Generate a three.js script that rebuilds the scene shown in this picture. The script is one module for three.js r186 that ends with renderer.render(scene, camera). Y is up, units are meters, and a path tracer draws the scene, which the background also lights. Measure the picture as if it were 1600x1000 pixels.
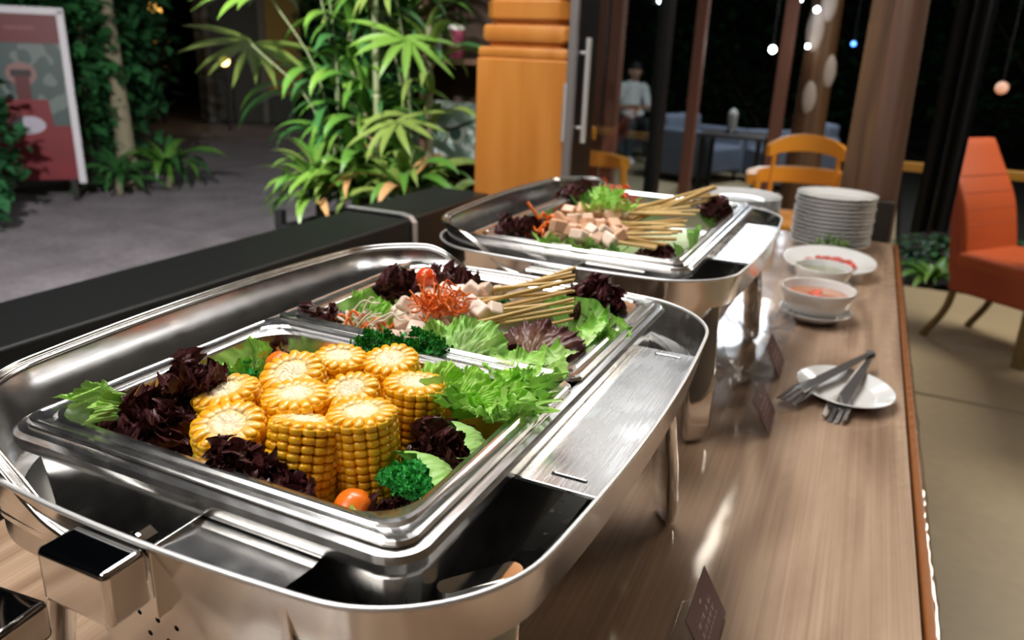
import * as THREE from 'three';
import { RoundedBoxGeometry } from 'three/addons/geometries/RoundedBoxGeometry.js';
import { mergeGeometries, mergeVertices, toCreasedNormals } from 'three/addons/utils/BufferGeometryUtils.js';
import { RectAreaLightUniformsLib } from 'three/addons/lights/RectAreaLightUniformsLib.js';
import { MarchingCubes } from 'three/addons/objects/MarchingCubes.js';
import { ImprovedNoise } from 'three/addons/math/ImprovedNoise.js';

// ---------------------------------------------------------------- camera, sky, lights, exposure
const scene = new THREE.Scene();
const renderer = new THREE.WebGLRenderer({ antialias: true });
renderer.toneMapping = THREE.LinearToneMapping;
renderer.toneMappingExposure = 1.12;
renderer.shadowMap.enabled = true;
RectAreaLightUniformsLib.init();
scene.background = new THREE.Color().setRGB(0.0012, 0.0016, 0.0022);   // night sky
scene.environment = null;

const RIM = 1.06;                                   // height of the food pans' rim
const camera = new THREE.PerspectiveCamera(2 * Math.atan(500 / 1223.6) * 180 / Math.PI, 1.6, 0.03, 120);
{
  const yaw = 0.430, pitch = 0.3337, roll = 0.0394;
  const V = (x, y, z) => new THREE.Vector3(x, y, z);
  const f = V(-Math.sin(yaw), 0, -Math.cos(yaw)), r = V(Math.cos(yaw), 0, -Math.sin(yaw)), up = V(0, 1, 0);
  const f2 = f.clone().multiplyScalar(Math.cos(pitch)).addScaledVector(up, -Math.sin(pitch));
  const u2 = up.clone().multiplyScalar(Math.cos(pitch)).addScaledVector(f, Math.sin(pitch));
  const r2 = r.clone().multiplyScalar(Math.cos(roll)).addScaledVector(u2, Math.sin(roll));
  const u3 = u2.clone().multiplyScalar(Math.cos(roll)).addScaledVector(r, -Math.sin(roll));
  const m = new THREE.Matrix4().makeBasis(r2, u3, f2.negate());
  camera.position.set(0.3704, RIM + 0.2707, 0.5823);
  camera.quaternion.setFromRotationMatrix(m);
  camera.focus = 0.62;
  camera.userData.fStop = camera.getFocalLength() / 4.2;       // an opening 4.2 mm wide
}
scene.add(camera);

// the lamps of the place and one added fill lamp: [name of fitting, position, width, depth, radiance, colour, label]; built as glowing panels with an area light just below
const PANELS = [
  [[-0.85, 2.86, -3.4], 0.7, 0.7, 4, [0.98, 0.97, 0.96], 'wide white ceiling lamp beyond the carved column'],
  [[-0.50, 2.86, 0.25], 0.6, 0.6, 14, [1, 0.96, 0.91], 'square bright ceiling lamp right over the nearer chafing dish'],
  [[-0.40, 2.86, -0.95], 1.1, 0.9, 8, [0.98, 0.98, 0.98], 'wide white ceiling lamp over the farther chafing dish'],
  [[-0.85, 2.86, 1.6], 1.2, 0.7, 6.5, [1, 0.96, 0.9], 'added wide white fill lamp behind the camera side of the table'],  // unseen fill lamp, added to brighten the faces turned to the camera
  [[2.05, 2.86, -4.0], 1.3, 1.3, 13, [1, 0.92, 0.78], 'square white ceiling lamp over the red dining chair'],
  [[-0.6, 2.86, -7.4], 0.8, 0.8, 26, [0.85, 0.93, 1], 'square white ceiling lamp over the dark lounge table'],
];
const SPOTS = [   // [position, target, candela, half angle, penumbra, colour, label]
  [[-1.02, 2.78, -0.3], [-1.65, 0.75, -2.15], 8.5, 0.5, 0.9, [1, 0.97, 0.88], 'floodlight under the eave aimed at the planted box'],
  [[-1.08, 2.78, 0.6], [-4.2, 0, -3.4], 95, 0.66, 1, [1, 0.94, 0.93], 'floodlight under the eave aimed at the garden path'],
];

// ---------------------------------------------------------------- helpers
function rng(seed) { let a = seed >>> 0; return () => { a = (a + 0x6D2B79F5) | 0; let t = Math.imul(a ^ (a >>> 15), 1 | a); t = (t + Math.imul(t ^ (t >>> 7), 61 | t)) ^ t; return ((t ^ (t >>> 14)) >>> 0) / 4294967296; }; }
const N3 = new ImprovedNoise();
const noise = (x, y = 0, z = 0) => N3.noise(x + 31.7, y + 17.3, z + 5.9);
const sm = (a, b, x) => { const t = Math.min(1, Math.max(0, (x - a) / (b - a))); return t * t * (3 - 2 * t); };
const lerp = (a, b, t) => a + (b - a) * t;
const V3 = (x, y, z) => new THREE.Vector3(x, y, z);
const used = {};
function numbered(n) { const k = used[n] = (used[n] ?? -1) + 1; return k ? `${n}_${String(k).padStart(3, '0')}` : n; }
function tag(o, label, category, group) { o.userData.label = label; o.userData.category = category; if (group) o.userData.group = group; return o; }
function thing(name, label, category, p = [0, 0, 0], ry = 0, group) {
  const o = new THREE.Group(); o.name = numbered(name); o.position.set(...p); o.rotation.y = ry; scene.add(o);
  return tag(o, label, category, group);
}
function part(parent, name, geo, mat, label) {
  const o = new THREE.Mesh(Array.isArray(geo) ? merge(geo) : geo, mat); o.name = name; o.castShadow = o.receiveShadow = true; parent.add(o);
  if (label) o.userData.label = label;
  return o;
}
function single(name, geo, mat, label, category, p = [0, 0, 0], group) {     // a thing that is one mesh
  const o = part(scene, numbered(name), geo, mat); o.position.set(...p); return tag(o, label, category, group);
}
function struct(name, geo, mat, p = [0, 0, 0]) { const o = part(scene, name, geo, mat); o.position.set(...p); o.userData.kind = 'structure'; return o; }
function stuff(o) { o.userData.kind = 'stuff'; return o; }
function copyOf(o, p, ry, label, group) {
  const c = o.clone(); c.name = numbered(o.name.replace(/_\d{3}$/, '')); scene.add(c); c.position.set(...p); c.rotation.y = ry;
  c.userData = { ...o.userData }; if (label) c.userData.label = label; if (group) c.userData.group = group; return c;
}
function merge(list) {
  const keys = ['position', 'normal', 'uv', 'color'].filter(k => list.every(g => g.attributes[k]));
  return mergeGeometries(list.map(g => { g = g.index ? g.toNonIndexed() : g.clone(); for (const k of Object.keys(g.attributes)) if (!keys.includes(k)) g.deleteAttribute(k); g.morphAttributes = {}; return g; }));
}
const T = (g, x, y, z) => g.translate(x, y, z);
const box = (w, h, d, x = 0, y = 0, z = 0, r = 0.003, s = 2) => T(new RoundedBoxGeometry(w, h, d, s, Math.min(r, w / 2.01, h / 2.01, d / 2.01)), x, y, z);
function rod(a, b, r1, r2 = r1, seg = 10) {     // a tapered bar between two points
  const A = V3(...a), B = V3(...b), d = B.clone().sub(A), g = new THREE.CylinderGeometry(r2, r1, d.length(), seg, 1);
  g.applyQuaternion(new THREE.Quaternion().setFromUnitVectors(V3(0, 1, 0), d.clone().normalize()));
  return T(g, ...A.add(B).multiplyScalar(0.5).toArray());
}
function tube(pts, r, seg = 40, rad = 8, closed = false) { return new THREE.TubeGeometry(new THREE.CatmullRomCurve3(pts.map(p => V3(...p)), closed, 'centripetal'), seg, r, rad, closed); }
function lathe(pts, seg = 48) { return new THREE.LatheGeometry(pts.map(p => new THREE.Vector2(...p)), seg); }
function rrect(w, l, r, n = 8) {                 // rounded rectangle, half sizes w and l, counterclockwise seen from above, [x, z]
  const o = []; r = Math.max(1e-4, Math.min(r, w, l));
  for (const [cx, cz, a0] of [[w - r, l - r, 0], [-w + r, l - r, 1], [-w + r, -l + r, 2], [w - r, -l + r, 3]])
    for (let i = 0; i <= n; i++) { const a = (a0 + i / n) * Math.PI / 2; o.push([cx + r * Math.cos(a), cz + r * Math.sin(a)]); }
  return o;
}
function loft(loops, { crease = 0.5, cap0 = false, cap1 = false, closed = true } = {}) {   // loops of [x, y, z]
  const n = loops[0].length, pos = [], uv = [], idx = [], m = closed ? n + 1 : n; let v = 0;
  loops.forEach((L, j) => {
    if (j) v += Math.hypot(...[0, 1, 2].map(k => L[0][k] - loops[j - 1][0][k]));
    let u = 0;
    for (let i = 0; i < m; i++) { const p = L[i % n]; if (i) u += Math.hypot(...[0, 1, 2].map(k => p[k] - L[i - 1][k])); pos.push(...p); uv.push(u, v); }
  });
  for (let j = 0; j + 1 < loops.length; j++) for (let i = 0; i + 1 < m; i++) { const a = j * m + i, b = a + 1, c = a + m, d = c + 1; idx.push(a, c, b, b, c, d); }
  for (const [on, j] of [[cap0, 0], [cap1, loops.length - 1]]) if (on) {
    const c = [0, 1, 2].map(k => loops[j].reduce((s, p) => s + p[k], 0) / n), base = pos.length / 3; pos.push(...c); uv.push(0, 0);
    loops[j].forEach(p => { pos.push(...p); uv.push(p[0] - c[0], p[2] - c[2]); });
    for (let i = 0; i < n; i++) { const a = base + 1 + i, b = base + 1 + (i + 1) % n; j ? idx.push(base, b, a) : idx.push(base, a, b); }
  }
  const g = new THREE.BufferGeometry(); g.setAttribute('position', new THREE.Float32BufferAttribute(pos, 3)); g.setAttribute('uv', new THREE.Float32BufferAttribute(uv, 2)); g.setIndex(idx);
  return toCreasedNormals(g, crease);
}
const lift = (l, y) => l.map(([x, z]) => [x, y, z]);
function slab(outline, y0, y1, bevel = 0.001) {        // an upright prism of an outline [x, z] with broken edges
  const c = outline.reduce((s, p) => [s[0] + p[0] / outline.length, s[1] + p[1] / outline.length], [0, 0]);
  const inset = outline.map(([x, z]) => { const d = Math.hypot(x - c[0], z - c[1]) || 1; return [x - (x - c[0]) / d * bevel, z - (z - c[1]) / d * bevel]; });
  return loft([lift(inset, y0), lift(outline, y0 + bevel), lift(outline, y1 - bevel), lift(inset, y1)].reverse(), { cap0: true, cap1: true });
}
function tinted(g, fn) {                         // vertex colours from the position
  const p = g.attributes.position, c = new Float32Array(p.count * 3);
  for (let i = 0; i < p.count; i++) c.set(fn(p.getX(i), p.getY(i), p.getZ(i), i), i * 3);
  g.setAttribute('color', new THREE.BufferAttribute(c, 3)); return g;
}
// ---------------------------------------------------------------- textures and materials
function dataTex(w, h, fn, srgb = false, rep = [1, 1]) {
  const d = new Uint8Array(w * h * 4);
  for (let y = 0; y < h; y++) for (let x = 0; x < w; x++) { const c = fn(x / w, y / h); const k = (y * w + x) * 4; for (let i = 0; i < 3; i++) d[k + i] = Math.max(0, Math.min(255, Math.round(255 * (c.length ? c[i] : c)))); d[k + 3] = 255; }
  const t = new THREE.DataTexture(d, w, h, THREE.RGBAFormat); t.magFilter = THREE.LinearFilter; t.minFilter = THREE.LinearFilter; t.wrapS = t.wrapT = THREE.RepeatWrapping;
  if (srgb) t.colorSpace = THREE.SRGBColorSpace; t.repeat.set(...rep); t.needsUpdate = true; return t;
}
const std = (o) => new THREE.MeshStandardMaterial(o);
const phys = (o) => new THREE.MeshPhysicalMaterial(o);
const rgb = (r, g, b) => new THREE.Color().setRGB(r, g, b);
const css = (s) => new THREE.Color(s);

// uv in metres everywhere below, so repeat is 1 / size of the tile
function woodTex(seed, base, dark, size, stretch, contrast) {           // plain sawn grain with some cathedral figure; u across, v along the grain
  return dataTex(512, 1024, (u, v) => {
    const a = 2 * Math.PI, k = noise(Math.cos(u * a) * 0.7 + seed, Math.sin(u * a) * 0.7, Math.sin(v * a) * 0.5) * 1.2 + noise(Math.sin(v * a) * 0.6 + seed * 2, Math.cos(v * a) * 0.6, Math.sin(u * a));
    const ring = Math.sin((Math.abs(u - 0.5) * 7 + k * 1.7 + 0.35 * Math.cos(v * a)) * stretch);
    const fine = noise(u * 160, v * 5, seed) * 0.5 + noise(u * 60, v * 3, seed + 4) * 0.5;
    const t = Math.min(1, Math.max(0, 0.45 + contrast * (ring * 0.33 + fine * 0.5) + 0.18 * noise(u * 7, v * 2, seed + 9)));
    return [0, 1, 2].map(i => lerp(base[i], dark[i], t));
  }, true, [1 / size[0], 1 / size[1]]);
}
const grain = (seed, f) => dataTex(256, 256, (u, v) => { const a = 2 * Math.PI; return 0.5 + 0.5 * (0.6 * noise(Math.cos(u * a) * f, Math.sin(u * a) * f, Math.cos(v * a) * f + Math.sin(v * a) * f * 1.3 + seed) + 0.4 * noise(u * f * 9, v * f * 9, seed)); });
const scratch = dataTex(512, 512, (u, v) => {       // fine rubbed lines along v with a few long scratches
  let s = 0.52 + 0.14 * noise(u * 190, v * 4, 2) + 0.13 * noise(u * 70, v * 2.2, 5) + 0.22 * noise(u * 6, v * 5, 8);
  s += 0.35 * Math.max(0, noise(u * 90 + v * 22, v * 3, 11) - 0.35) + 0.2 * Math.max(0, noise(u * 40 - v * 15, v * 9 + u * 12, 14) - 0.3);
  return s;
}, false, [1 / 0.16, 1 / 0.16]);
const smudge = dataTex(256, 256, (u, v) => { const a = 2 * Math.PI; return 0.80 + 0.12 * noise(Math.cos(u * a) * 1.6, Math.sin(u * a) * 1.6, Math.cos(v * a) * 1.6 + 3) + 0.14 * noise(u * 18, v * 18, 3); }, false, [1 / 0.25, 1 / 0.25]);
const M = {};
M.steel = phys({ color: rgb(0.68, 0.67, 0.65), metalness: 1, roughness: 0.19, roughnessMap: smudge });
M.pan = phys({ color: rgb(0.70, 0.69, 0.68), metalness: 1, roughness: 0.27, roughnessMap: smudge });
M.brushed = phys({ color: rgb(0.66, 0.66, 0.67), metalness: 1, roughness: 0.50, roughnessMap: scratch, bumpMap: scratch, bumpScale: 0.00003 });
M.inside = phys({ color: rgb(0.50, 0.49, 0.47), metalness: 1, roughness: 0.36, roughnessMap: smudge });
M.chrome = phys({ color: rgb(0.72, 0.72, 0.72), metalness: 1, roughness: 0.07 });
M.satin = phys({ color: rgb(0.84, 0.84, 0.84), metalness: 0.75, roughness: 0.42 });
M.black = std({ color: rgb(0.004, 0.004, 0.004), roughness: 0.6 });
M.blackPaint = phys({ color: rgb(0.011, 0.012, 0.012), roughness: 0.45, bumpMap: grain(3, 3), bumpScale: 0.0006 });
M.doorMetal = phys({ color: rgb(0.012, 0.012, 0.014), roughness: 0.35 });
const tableTex = woodTex(1.3, [0.76, 0.645, 0.54], [0.53, 0.415, 0.325], [0.42, 1.3], 3.2, 0.85);
M.tableWood = phys({ map: tableTex, roughness: 0.42 });
M.tableEdge = phys({ color: rgb(0.30, 0.095, 0.018), roughness: 0.4 });
M.tableDark = std({ color: rgb(0.02, 0.014, 0.01), roughness: 0.9 });
M.film = phys({ color: rgb(1, 1, 1), roughness: 0.10, transmission: 1, thickness: 0, ior: 1.5, side: THREE.DoubleSide });
M.acrylic = phys({ color: rgb(0.96, 0.97, 0.98), roughness: 0.05, transmission: 1, thickness: 0, ior: 1.49 });
M.glass = phys({ color: rgb(0.9, 0.95, 0.94), roughness: 0.03, transmission: 1, thickness: 0, ior: 1.5 });
M.porcelain = phys({ color: rgb(0.78, 0.77, 0.75), roughness: 0.18, clearcoat: 0.5, clearcoatRoughness: 0.1 });
M.columnWood = phys({ map: woodTex(4.1, [0.83, 0.56, 0.27], [0.72, 0.43, 0.15], [0.36, 1.5], 2.0, 0.5), roughness: 0.38, clearcoat: 0.3, clearcoatRoughness: 0.3 });
M.postWood = phys({ map: woodTex(6.2, [0.46, 0.335, 0.225], [0.30, 0.20, 0.125], [0.3, 1.4], 2.4, 0.8), roughness: 0.55 });
M.redWood = phys({ color: rgb(0.17, 0.07, 0.048), roughness: 0.5 });
M.chairWood = phys({ color: rgb(0.70, 0.29, 0.03), roughness: 0.35, clearcoat: 0.4, clearcoatRoughness: 0.2 });
M.oliveWood = phys({ color: rgb(0.17, 0.11, 0.035), roughness: 0.45 });
M.leather = phys({ color: rgb(0.40, 0.072, 0.018), roughness: 0.45, bumpMap: grain(9, 5), bumpScale: 0.0006 });
M.leatherShaded = phys({ color: rgb(0.34, 0.055, 0.018), roughness: 0.5, bumpMap: grain(9, 5), bumpScale: 0.0006 });  // same leather, shade put into the colour of back, skirt and seams
M.sofa = std({ color: rgb(0.09, 0.11, 0.15), roughness: 0.85 });
M.floor = phys({ map: dataTex(512, 512, (u, v) => { const k = 0.5 + 0.5 * noise(u * 5, v * 5, 3) * 0.6 + 0.25 * noise(u * 40, v * 40, 1); return [0.62, 0.555, 0.445].map(c => c * (0.92 + 0.12 * k)); }, true, [0.6, 0.6]), roughness: 0.5 });
M.asphalt = std({ map: dataTex(512, 512, (u, v) => { const k = 0.5 + 0.35 * noise(u * 6, v * 6, 3) + 0.25 * noise(u * 90, v * 90, 1) + 0.2 * noise(u * 30, v * 30, 7); return [0.52, 0.50, 0.515].map(c => c * (0.75 + 0.4 * k)); }, true, [0.5, 0.5]), roughness: 0.9, bumpMap: grain(21, 4), bumpScale: 0.004 });
M.soil = std({ color: rgb(0.012, 0.010, 0.007), roughness: 1 });
M.ceiling = phys({ map: woodTex(8.4, [0.80, 0.76, 0.70], [0.70, 0.65, 0.58], [0.5, 2.0], 2, 0.6), roughness: 0.6 });
M.wallDark = std({ color: rgb(0.02, 0.018, 0.016), roughness: 0.9 });
const leafMat = (o = {}) => phys({ vertexColors: true, side: THREE.DoubleSide, roughness: 0.38, transmission: 0.22, thickness: 0, ior: 1.38, ...o });
M.lettuce = leafMat();
M.redLettuce = leafMat({ roughness: 0.33, transmission: 0.06 });
M.herb = leafMat({ roughness: 0.42, transmission: 0.15 });
M.plant = [[0.15, 0.30, 0.04], [0.09, 0.24, 0.03], [0.20, 0.29, 0.06], [0.04, 0.15, 0.035]].map(c => phys({ color: rgb(...c), roughness: 0.42, transmission: 0.2, thickness: 0, side: THREE.DoubleSide }));
M.dryLeaf = phys({ color: rgb(0.45, 0.25, 0.10), roughness: 0.6, side: THREE.DoubleSide });
M.darkLeaf = phys({ color: rgb(0.018, 0.085, 0.03), roughness: 0.4, side: THREE.DoubleSide });
M.trunk = std({ color: rgb(0.22, 0.20, 0.13), roughness: 0.9, bumpMap: grain(4, 4), bumpScale: 0.01 });
M.branch = std({ color: rgb(0.10, 0.075, 0.045), roughness: 0.9 });
M.bamboo = phys({ color: rgb(0.20, 0.24, 0.12), roughness: 0.5 });
M.skewer = [[0.60, 0.40, 0.14], [0.68, 0.47, 0.19], [0.50, 0.31, 0.10]].map(c => phys({ color: rgb(...c), roughness: 0.55 }));
M.ham = [[0.80, 0.64, 0.52], [0.74, 0.55, 0.43], [0.84, 0.71, 0.60]].map(c => phys({ color: rgb(...c), roughness: 0.4, clearcoat: 0.3, clearcoatRoughness: 0.3 }));
M.fish = [[0.70, 0.40, 0.24], [0.76, 0.50, 0.35], [0.78, 0.60, 0.46]].map(c => phys({ color: rgb(...c), roughness: 0.4, clearcoat: 0.3, clearcoatRoughness: 0.3 }));
M.carrot = phys({ color: rgb(0.85, 0.17, 0.008), roughness: 0.32, clearcoat: 0.4, clearcoatRoughness: 0.2 });
M.tomato = phys({ color: rgb(0.75, 0.07, 0.008), roughness: 0.2, clearcoat: 0.6, clearcoatRoughness: 0.1 });
M.radish = phys({ color: rgb(0.80, 0.74, 0.58), roughness: 0.35, transmission: 0.2, thickness: 0 });
M.kernel = [[0.92, 0.46, 0.006], [0.94, 0.51, 0.012], [0.89, 0.42, 0.005]].map(c => phys({ color: rgb(...c), roughness: 0.34, clearcoat: 0.4, clearcoatRoughness: 0.18 }));
M.cutKernel = [[0.95, 0.97, 1], [1, 1, 1]].map(c => phys({ color: rgb(...c), vertexColors: true, roughness: 0.32, clearcoat: 0.4, clearcoatRoughness: 0.2 }));
M.core = phys({ vertexColors: true, roughness: 0.5, clearcoat: 0.3, clearcoatRoughness: 0.3 });

// ---------------------------------------------------------------- the setting
function uvPlane(w, d) { const g = new THREE.PlaneGeometry(w, d).rotateX(-Math.PI / 2), u = g.attributes.uv; for (let i = 0; i < u.count; i++) u.setXY(i, u.getX(i) * w, u.getY(i) * d); return g; }
function uvBox(w, h, d, x = 0, y = 0, z = 0, r = 0.004) {            // a box with uv in metres, v up
  const g = box(w, h, d, 0, 0, 0, r), p = g.attributes.position, n = g.attributes.normal, u = g.attributes.uv;
  for (let i = 0; i < p.count; i++) {
    const ax = Math.abs(n.getX(i)), ay = Math.abs(n.getY(i)), az = Math.abs(n.getZ(i));
    if (ay > ax && ay > az) u.setXY(i, p.getX(i), p.getZ(i)); else if (ax > az) u.setXY(i, p.getZ(i), p.getY(i)); else u.setXY(i, p.getX(i), p.getY(i));
  }
  return T(g, x, y, z);
}
// floor of the terrace: two slabs that meet in a dark joint
struct('floor', T(uvBox(5.2, 0.12, 5.93, 0, -0.06, 0, 0.002), 1.62, 0, 0.015), M.floor);
struct('floor', T(uvBox(3.66, 0.12, 1.85, 0, -0.06, 0, 0.002), 2.39, 0, -3.893), M.floor);
struct('floor', T(uvBox(1.54, 0.12, 7.2, 0, -0.06, 0, 0.002), -0.21, 0, -6.568), M.floor);
struct('floor', T(uvBox(1.92, 0.12, 5.2, 0, -0.062, 0, 0.002), -1.945, 0, -8.2), M.floor);
struct('trim_1', box(5.2, 0.1, 0.05, 1.62, -0.058, -2.96, 0.001), M.black);
struct('path', T(uvPlane(13, 16), -7.5, -0.02, -5.5), M.asphalt);
struct('ground', T(uvPlane(60, 60), 0, -0.14, -18), M.soil);
struct('ceiling', T(uvBox(5.5, 0.12, 13, 0, 0, 0), 1.55, 2.96, -3.6), M.ceiling);
struct('wall_back', box(40, 5, 0.3, -4, 2.3, -16.2), M.wallDark);
struct('wall_rear', box(9, 3.2, 0.2, 1.5, 1.5, 3.4), std({ color: rgb(0.16, 0.11, 0.075), roughness: 0.8 }));
struct('wall_right', box(0.2, 3.2, 7, 4.3, 1.5, 0), std({ color: rgb(0.14, 0.10, 0.07), roughness: 0.8 }));

for (const [p, w, d, L, c, label] of PANELS) {
  const t = thing('ceiling_lamp', label, 'lamp', p);
  part(t, 'frame', [box(w + 0.06, 0.03, 0.03, 0, 0.02, d / 2 + 0.015), box(w + 0.06, 0.03, 0.03, 0, 0.02, -d / 2 - 0.015), box(0.03, 0.03, d, w / 2 + 0.015, 0.02, 0), box(0.03, 0.03, d, -w / 2 - 0.015, 0.02, 0)], M.doorMetal);
  part(t, 'diffuser', box(w, 0.02, d, 0, 0.015, 0, 0.004), std({ color: rgb(0.8, 0.8, 0.8), emissive: rgb(...c), emissiveIntensity: L * 0.35 }));
  const l = new THREE.RectAreaLight(rgb(...c), L, w, d); l.position.set(p[0], p[1] - 0.012, p[2]); l.lookAt(p[0], 0, p[2]); scene.add(l);
}
for (const [p, q, I, ang, pen, c, label] of SPOTS) {
  const t = thing('floodlight', label, 'lamp', p), dir = V3(...q).sub(V3(...p)).normalize();
  t.quaternion.setFromUnitVectors(V3(0, -1, 0), dir);
  part(t, 'housing', lathe([[0.0, 0.11], [0.03, 0.11], [0.045, 0.09], [0.06, 0.0], [0.055, 0.0], [0.042, 0.08], [0, 0.085]], 24), M.doorMetal);
  part(t, 'lens', T(new THREE.CylinderGeometry(0.05, 0.05, 0.008, 24), 0, 0.01, 0), std({ color: rgb(0.7, 0.7, 0.7), emissive: rgb(...c), emissiveIntensity: 8 }));
  part(t, 'bracket', box(0.02, 0.1, 0.02, 0, 0.15, 0), M.doorMetal);
  const l = new THREE.SpotLight(rgb(...c), I, 0, ang, pen, 2); l.position.copy(V3(...p)).addScaledVector(dir, 0.02); l.target.position.set(...q); l.castShadow = true; l.shadow.radius = 2.5; scene.add(l, l.target);
}

// ---------------------------------------------------------------- table, film, rail
{
  const t = thing('buffet_table', 'long wood-grain buffet table with an orange-brown edge under clear plastic film', 'table', [0, 0, 0], 0.024);
  const W = 0.98, L = 2.81, cx = 0.502 - W / 2, cz = -0.685;
  part(t, 'tabletop', T(uvBox(W - 0.012, 0.045, L, 0, 0, 0, 0.003), cx - 0.006, 0.775, cz), M.tableWood);
  part(t, 'edge_strip', box(0.012, 0.05, L, cx + W / 2 - 0.003, 0.773, cz, 0.004), M.tableEdge, 'orange-brown edging along the right side');
  part(t, 'apron', box(W - 0.08, 0.09, L - 0.1, cx - 0.01, 0.705, cz, 0.004), M.tableDark);
  for (const sx of [-1, 1]) for (const sz of [-1, 1]) part(t, 'leg', box(0.06, 0.66, 0.06, cx + sx * (W / 2 - 0.1), 0.33, cz + sz * (L / 2 - 0.1)), M.tableDark);
  // clear film: fine waves all over, crumpled along the right edge, hanging over it
  const nu = 220, nv = 460, pos = [], idx = [];
  for (let j = 0; j <= nv; j++) for (let i = 0; i <= nu; i++) {
    const v = j / nv, s = i / nu * (W + 0.05), z = cz + (v - 0.5) * (L - 0.01), over = s - W - 0.004;
    const e = sm(W - 0.045, W - 0.004, s), e2 = sm(W - 0.30, W - 0.05, s);
    let y = 0.7995 + 0.00035 * noise(s * 9, z * 7, 1) + 0.0002 * noise(s * 26, z * 21, 2);
    y += e2 * 0.0003 * noise(s * 60, z * 38, 7);
    y += e * (0.0016 * Math.abs(noise(s * 26, z * 30, 3)) + 0.0004 * noise(s * 60, z * 60, 4));
    let x = cx - W / 2 + s;
    if (over > 0) { x = cx + W / 2 + 0.005 + 0.004 * Math.max(0, noise(s * 5, z * 11, 5)) + 0.003 * Math.max(0, noise(0, z * 34, 6)); y -= over * (0.5 + 0.3 * noise(0, z * 4, 9)); }
    pos.push(x, y, z);
  }
  for (let j = 0; j < nv; j++) for (let i = 0; i < nu; i++) { const a = j * (nu + 1) + i, b = a + 1, c = a + nu + 1; idx.push(a, c, b, b, c, c + 1); }
  const g = new THREE.BufferGeometry(); g.setAttribute('position', new THREE.Float32BufferAttribute(pos, 3)); g.setIndex(idx); g.computeVertexNormals();
  const f = single('plastic_film', g, M.film, 'clear glossy plastic film spread over the buffet table, wrinkled along its right edge', 'plastic film'); f.rotation.y = 0.024;
}
{
  const t = thing('low_wall', 'black painted rail wall with a flat top between the buffet and the garden path', 'wall', [-0.930, 0, 0]);
  part(t, 'rail', box(0.22, 0.13, 2.50, 0, 0.795, -0.045, 0.006), M.blackPaint);
  part(t, 'rail', box(0.22, 0.13, 0.47, 0.006, 0.800, -1.555, 0.006), M.blackPaint);
  part(t, 'panel', box(0.12, 0.73, 3.0, 0, 0.365, -0.28, 0.004), M.blackPaint);
  const s = loft([[-0.022, 0], [0.022, 0]].map(() => 0).length ? [0, 1].map(k => [[-0.115, 0.870], [0.07, 0.870], [0.10, 0.865], [0.117, 0.848], [0.119, 0.69], [0.115, 0.69], [0.113, 0.845], [0.098, 0.860], [0.07, 0.866], [-0.115, 0.866]].map(([x, y]) => [x, y, k ? -1.318 : -1.298])) : [], { cap0: true, cap1: true, crease: 0.4 });
  part(t, 'metal_strap', s, M.satin, 'bright metal strap bent over the rail joint');
}

// ---------------------------------------------------------------- chafing dishes (local heights are measured from the pan rim, then lifted by 0.26)
const HB = -0.010;                                  // height of the body's rim
function bodyOutline(off = 0, n = 20) {
  return rrect(0.224, 0.302, 0.085, n).flatMap((p, i, A) => {          // add points along the straight runs, then bulge
    const q = A[(i + 1) % A.length], d = Math.hypot(q[0] - p[0], q[1] - p[1]), k = Math.max(1, Math.round(d / 0.02));
    return Array.from({ length: k }, (_, j) => [lerp(p[0], q[0], j / k), lerp(p[1], q[1], j / k)]);
  }).map(([x, z]) => {
    const bx = 0.019 * Math.max(0, 1 - (z / 0.30) ** 2), bz = 0.018 * Math.max(0, 1 - (x / 0.224) ** 2);
    let X = x + Math.sign(x) * bx * sm(0.1, 0.2, Math.abs(x)), Z = z + Math.sign(z) * bz * sm(0.16, 0.29, Math.abs(z));
    const l = Math.hypot(X / 0.243, Z / 0.32) || 1, nx = X / 0.243 ** 2, nz = Z / 0.32 ** 2, m = Math.hypot(nx, nz); void l;
    return [X + nx / m * off, Z + nz / m * off];
  });
}
function skirtDepth(x, z) { return 0.043 + 0.15 * sm(0.270, 0.313, Math.abs(z)) * sm(0.02, 0.09, x) * (z < 0 ? sm(0.16, 0.05, x) : 1); }
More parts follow.
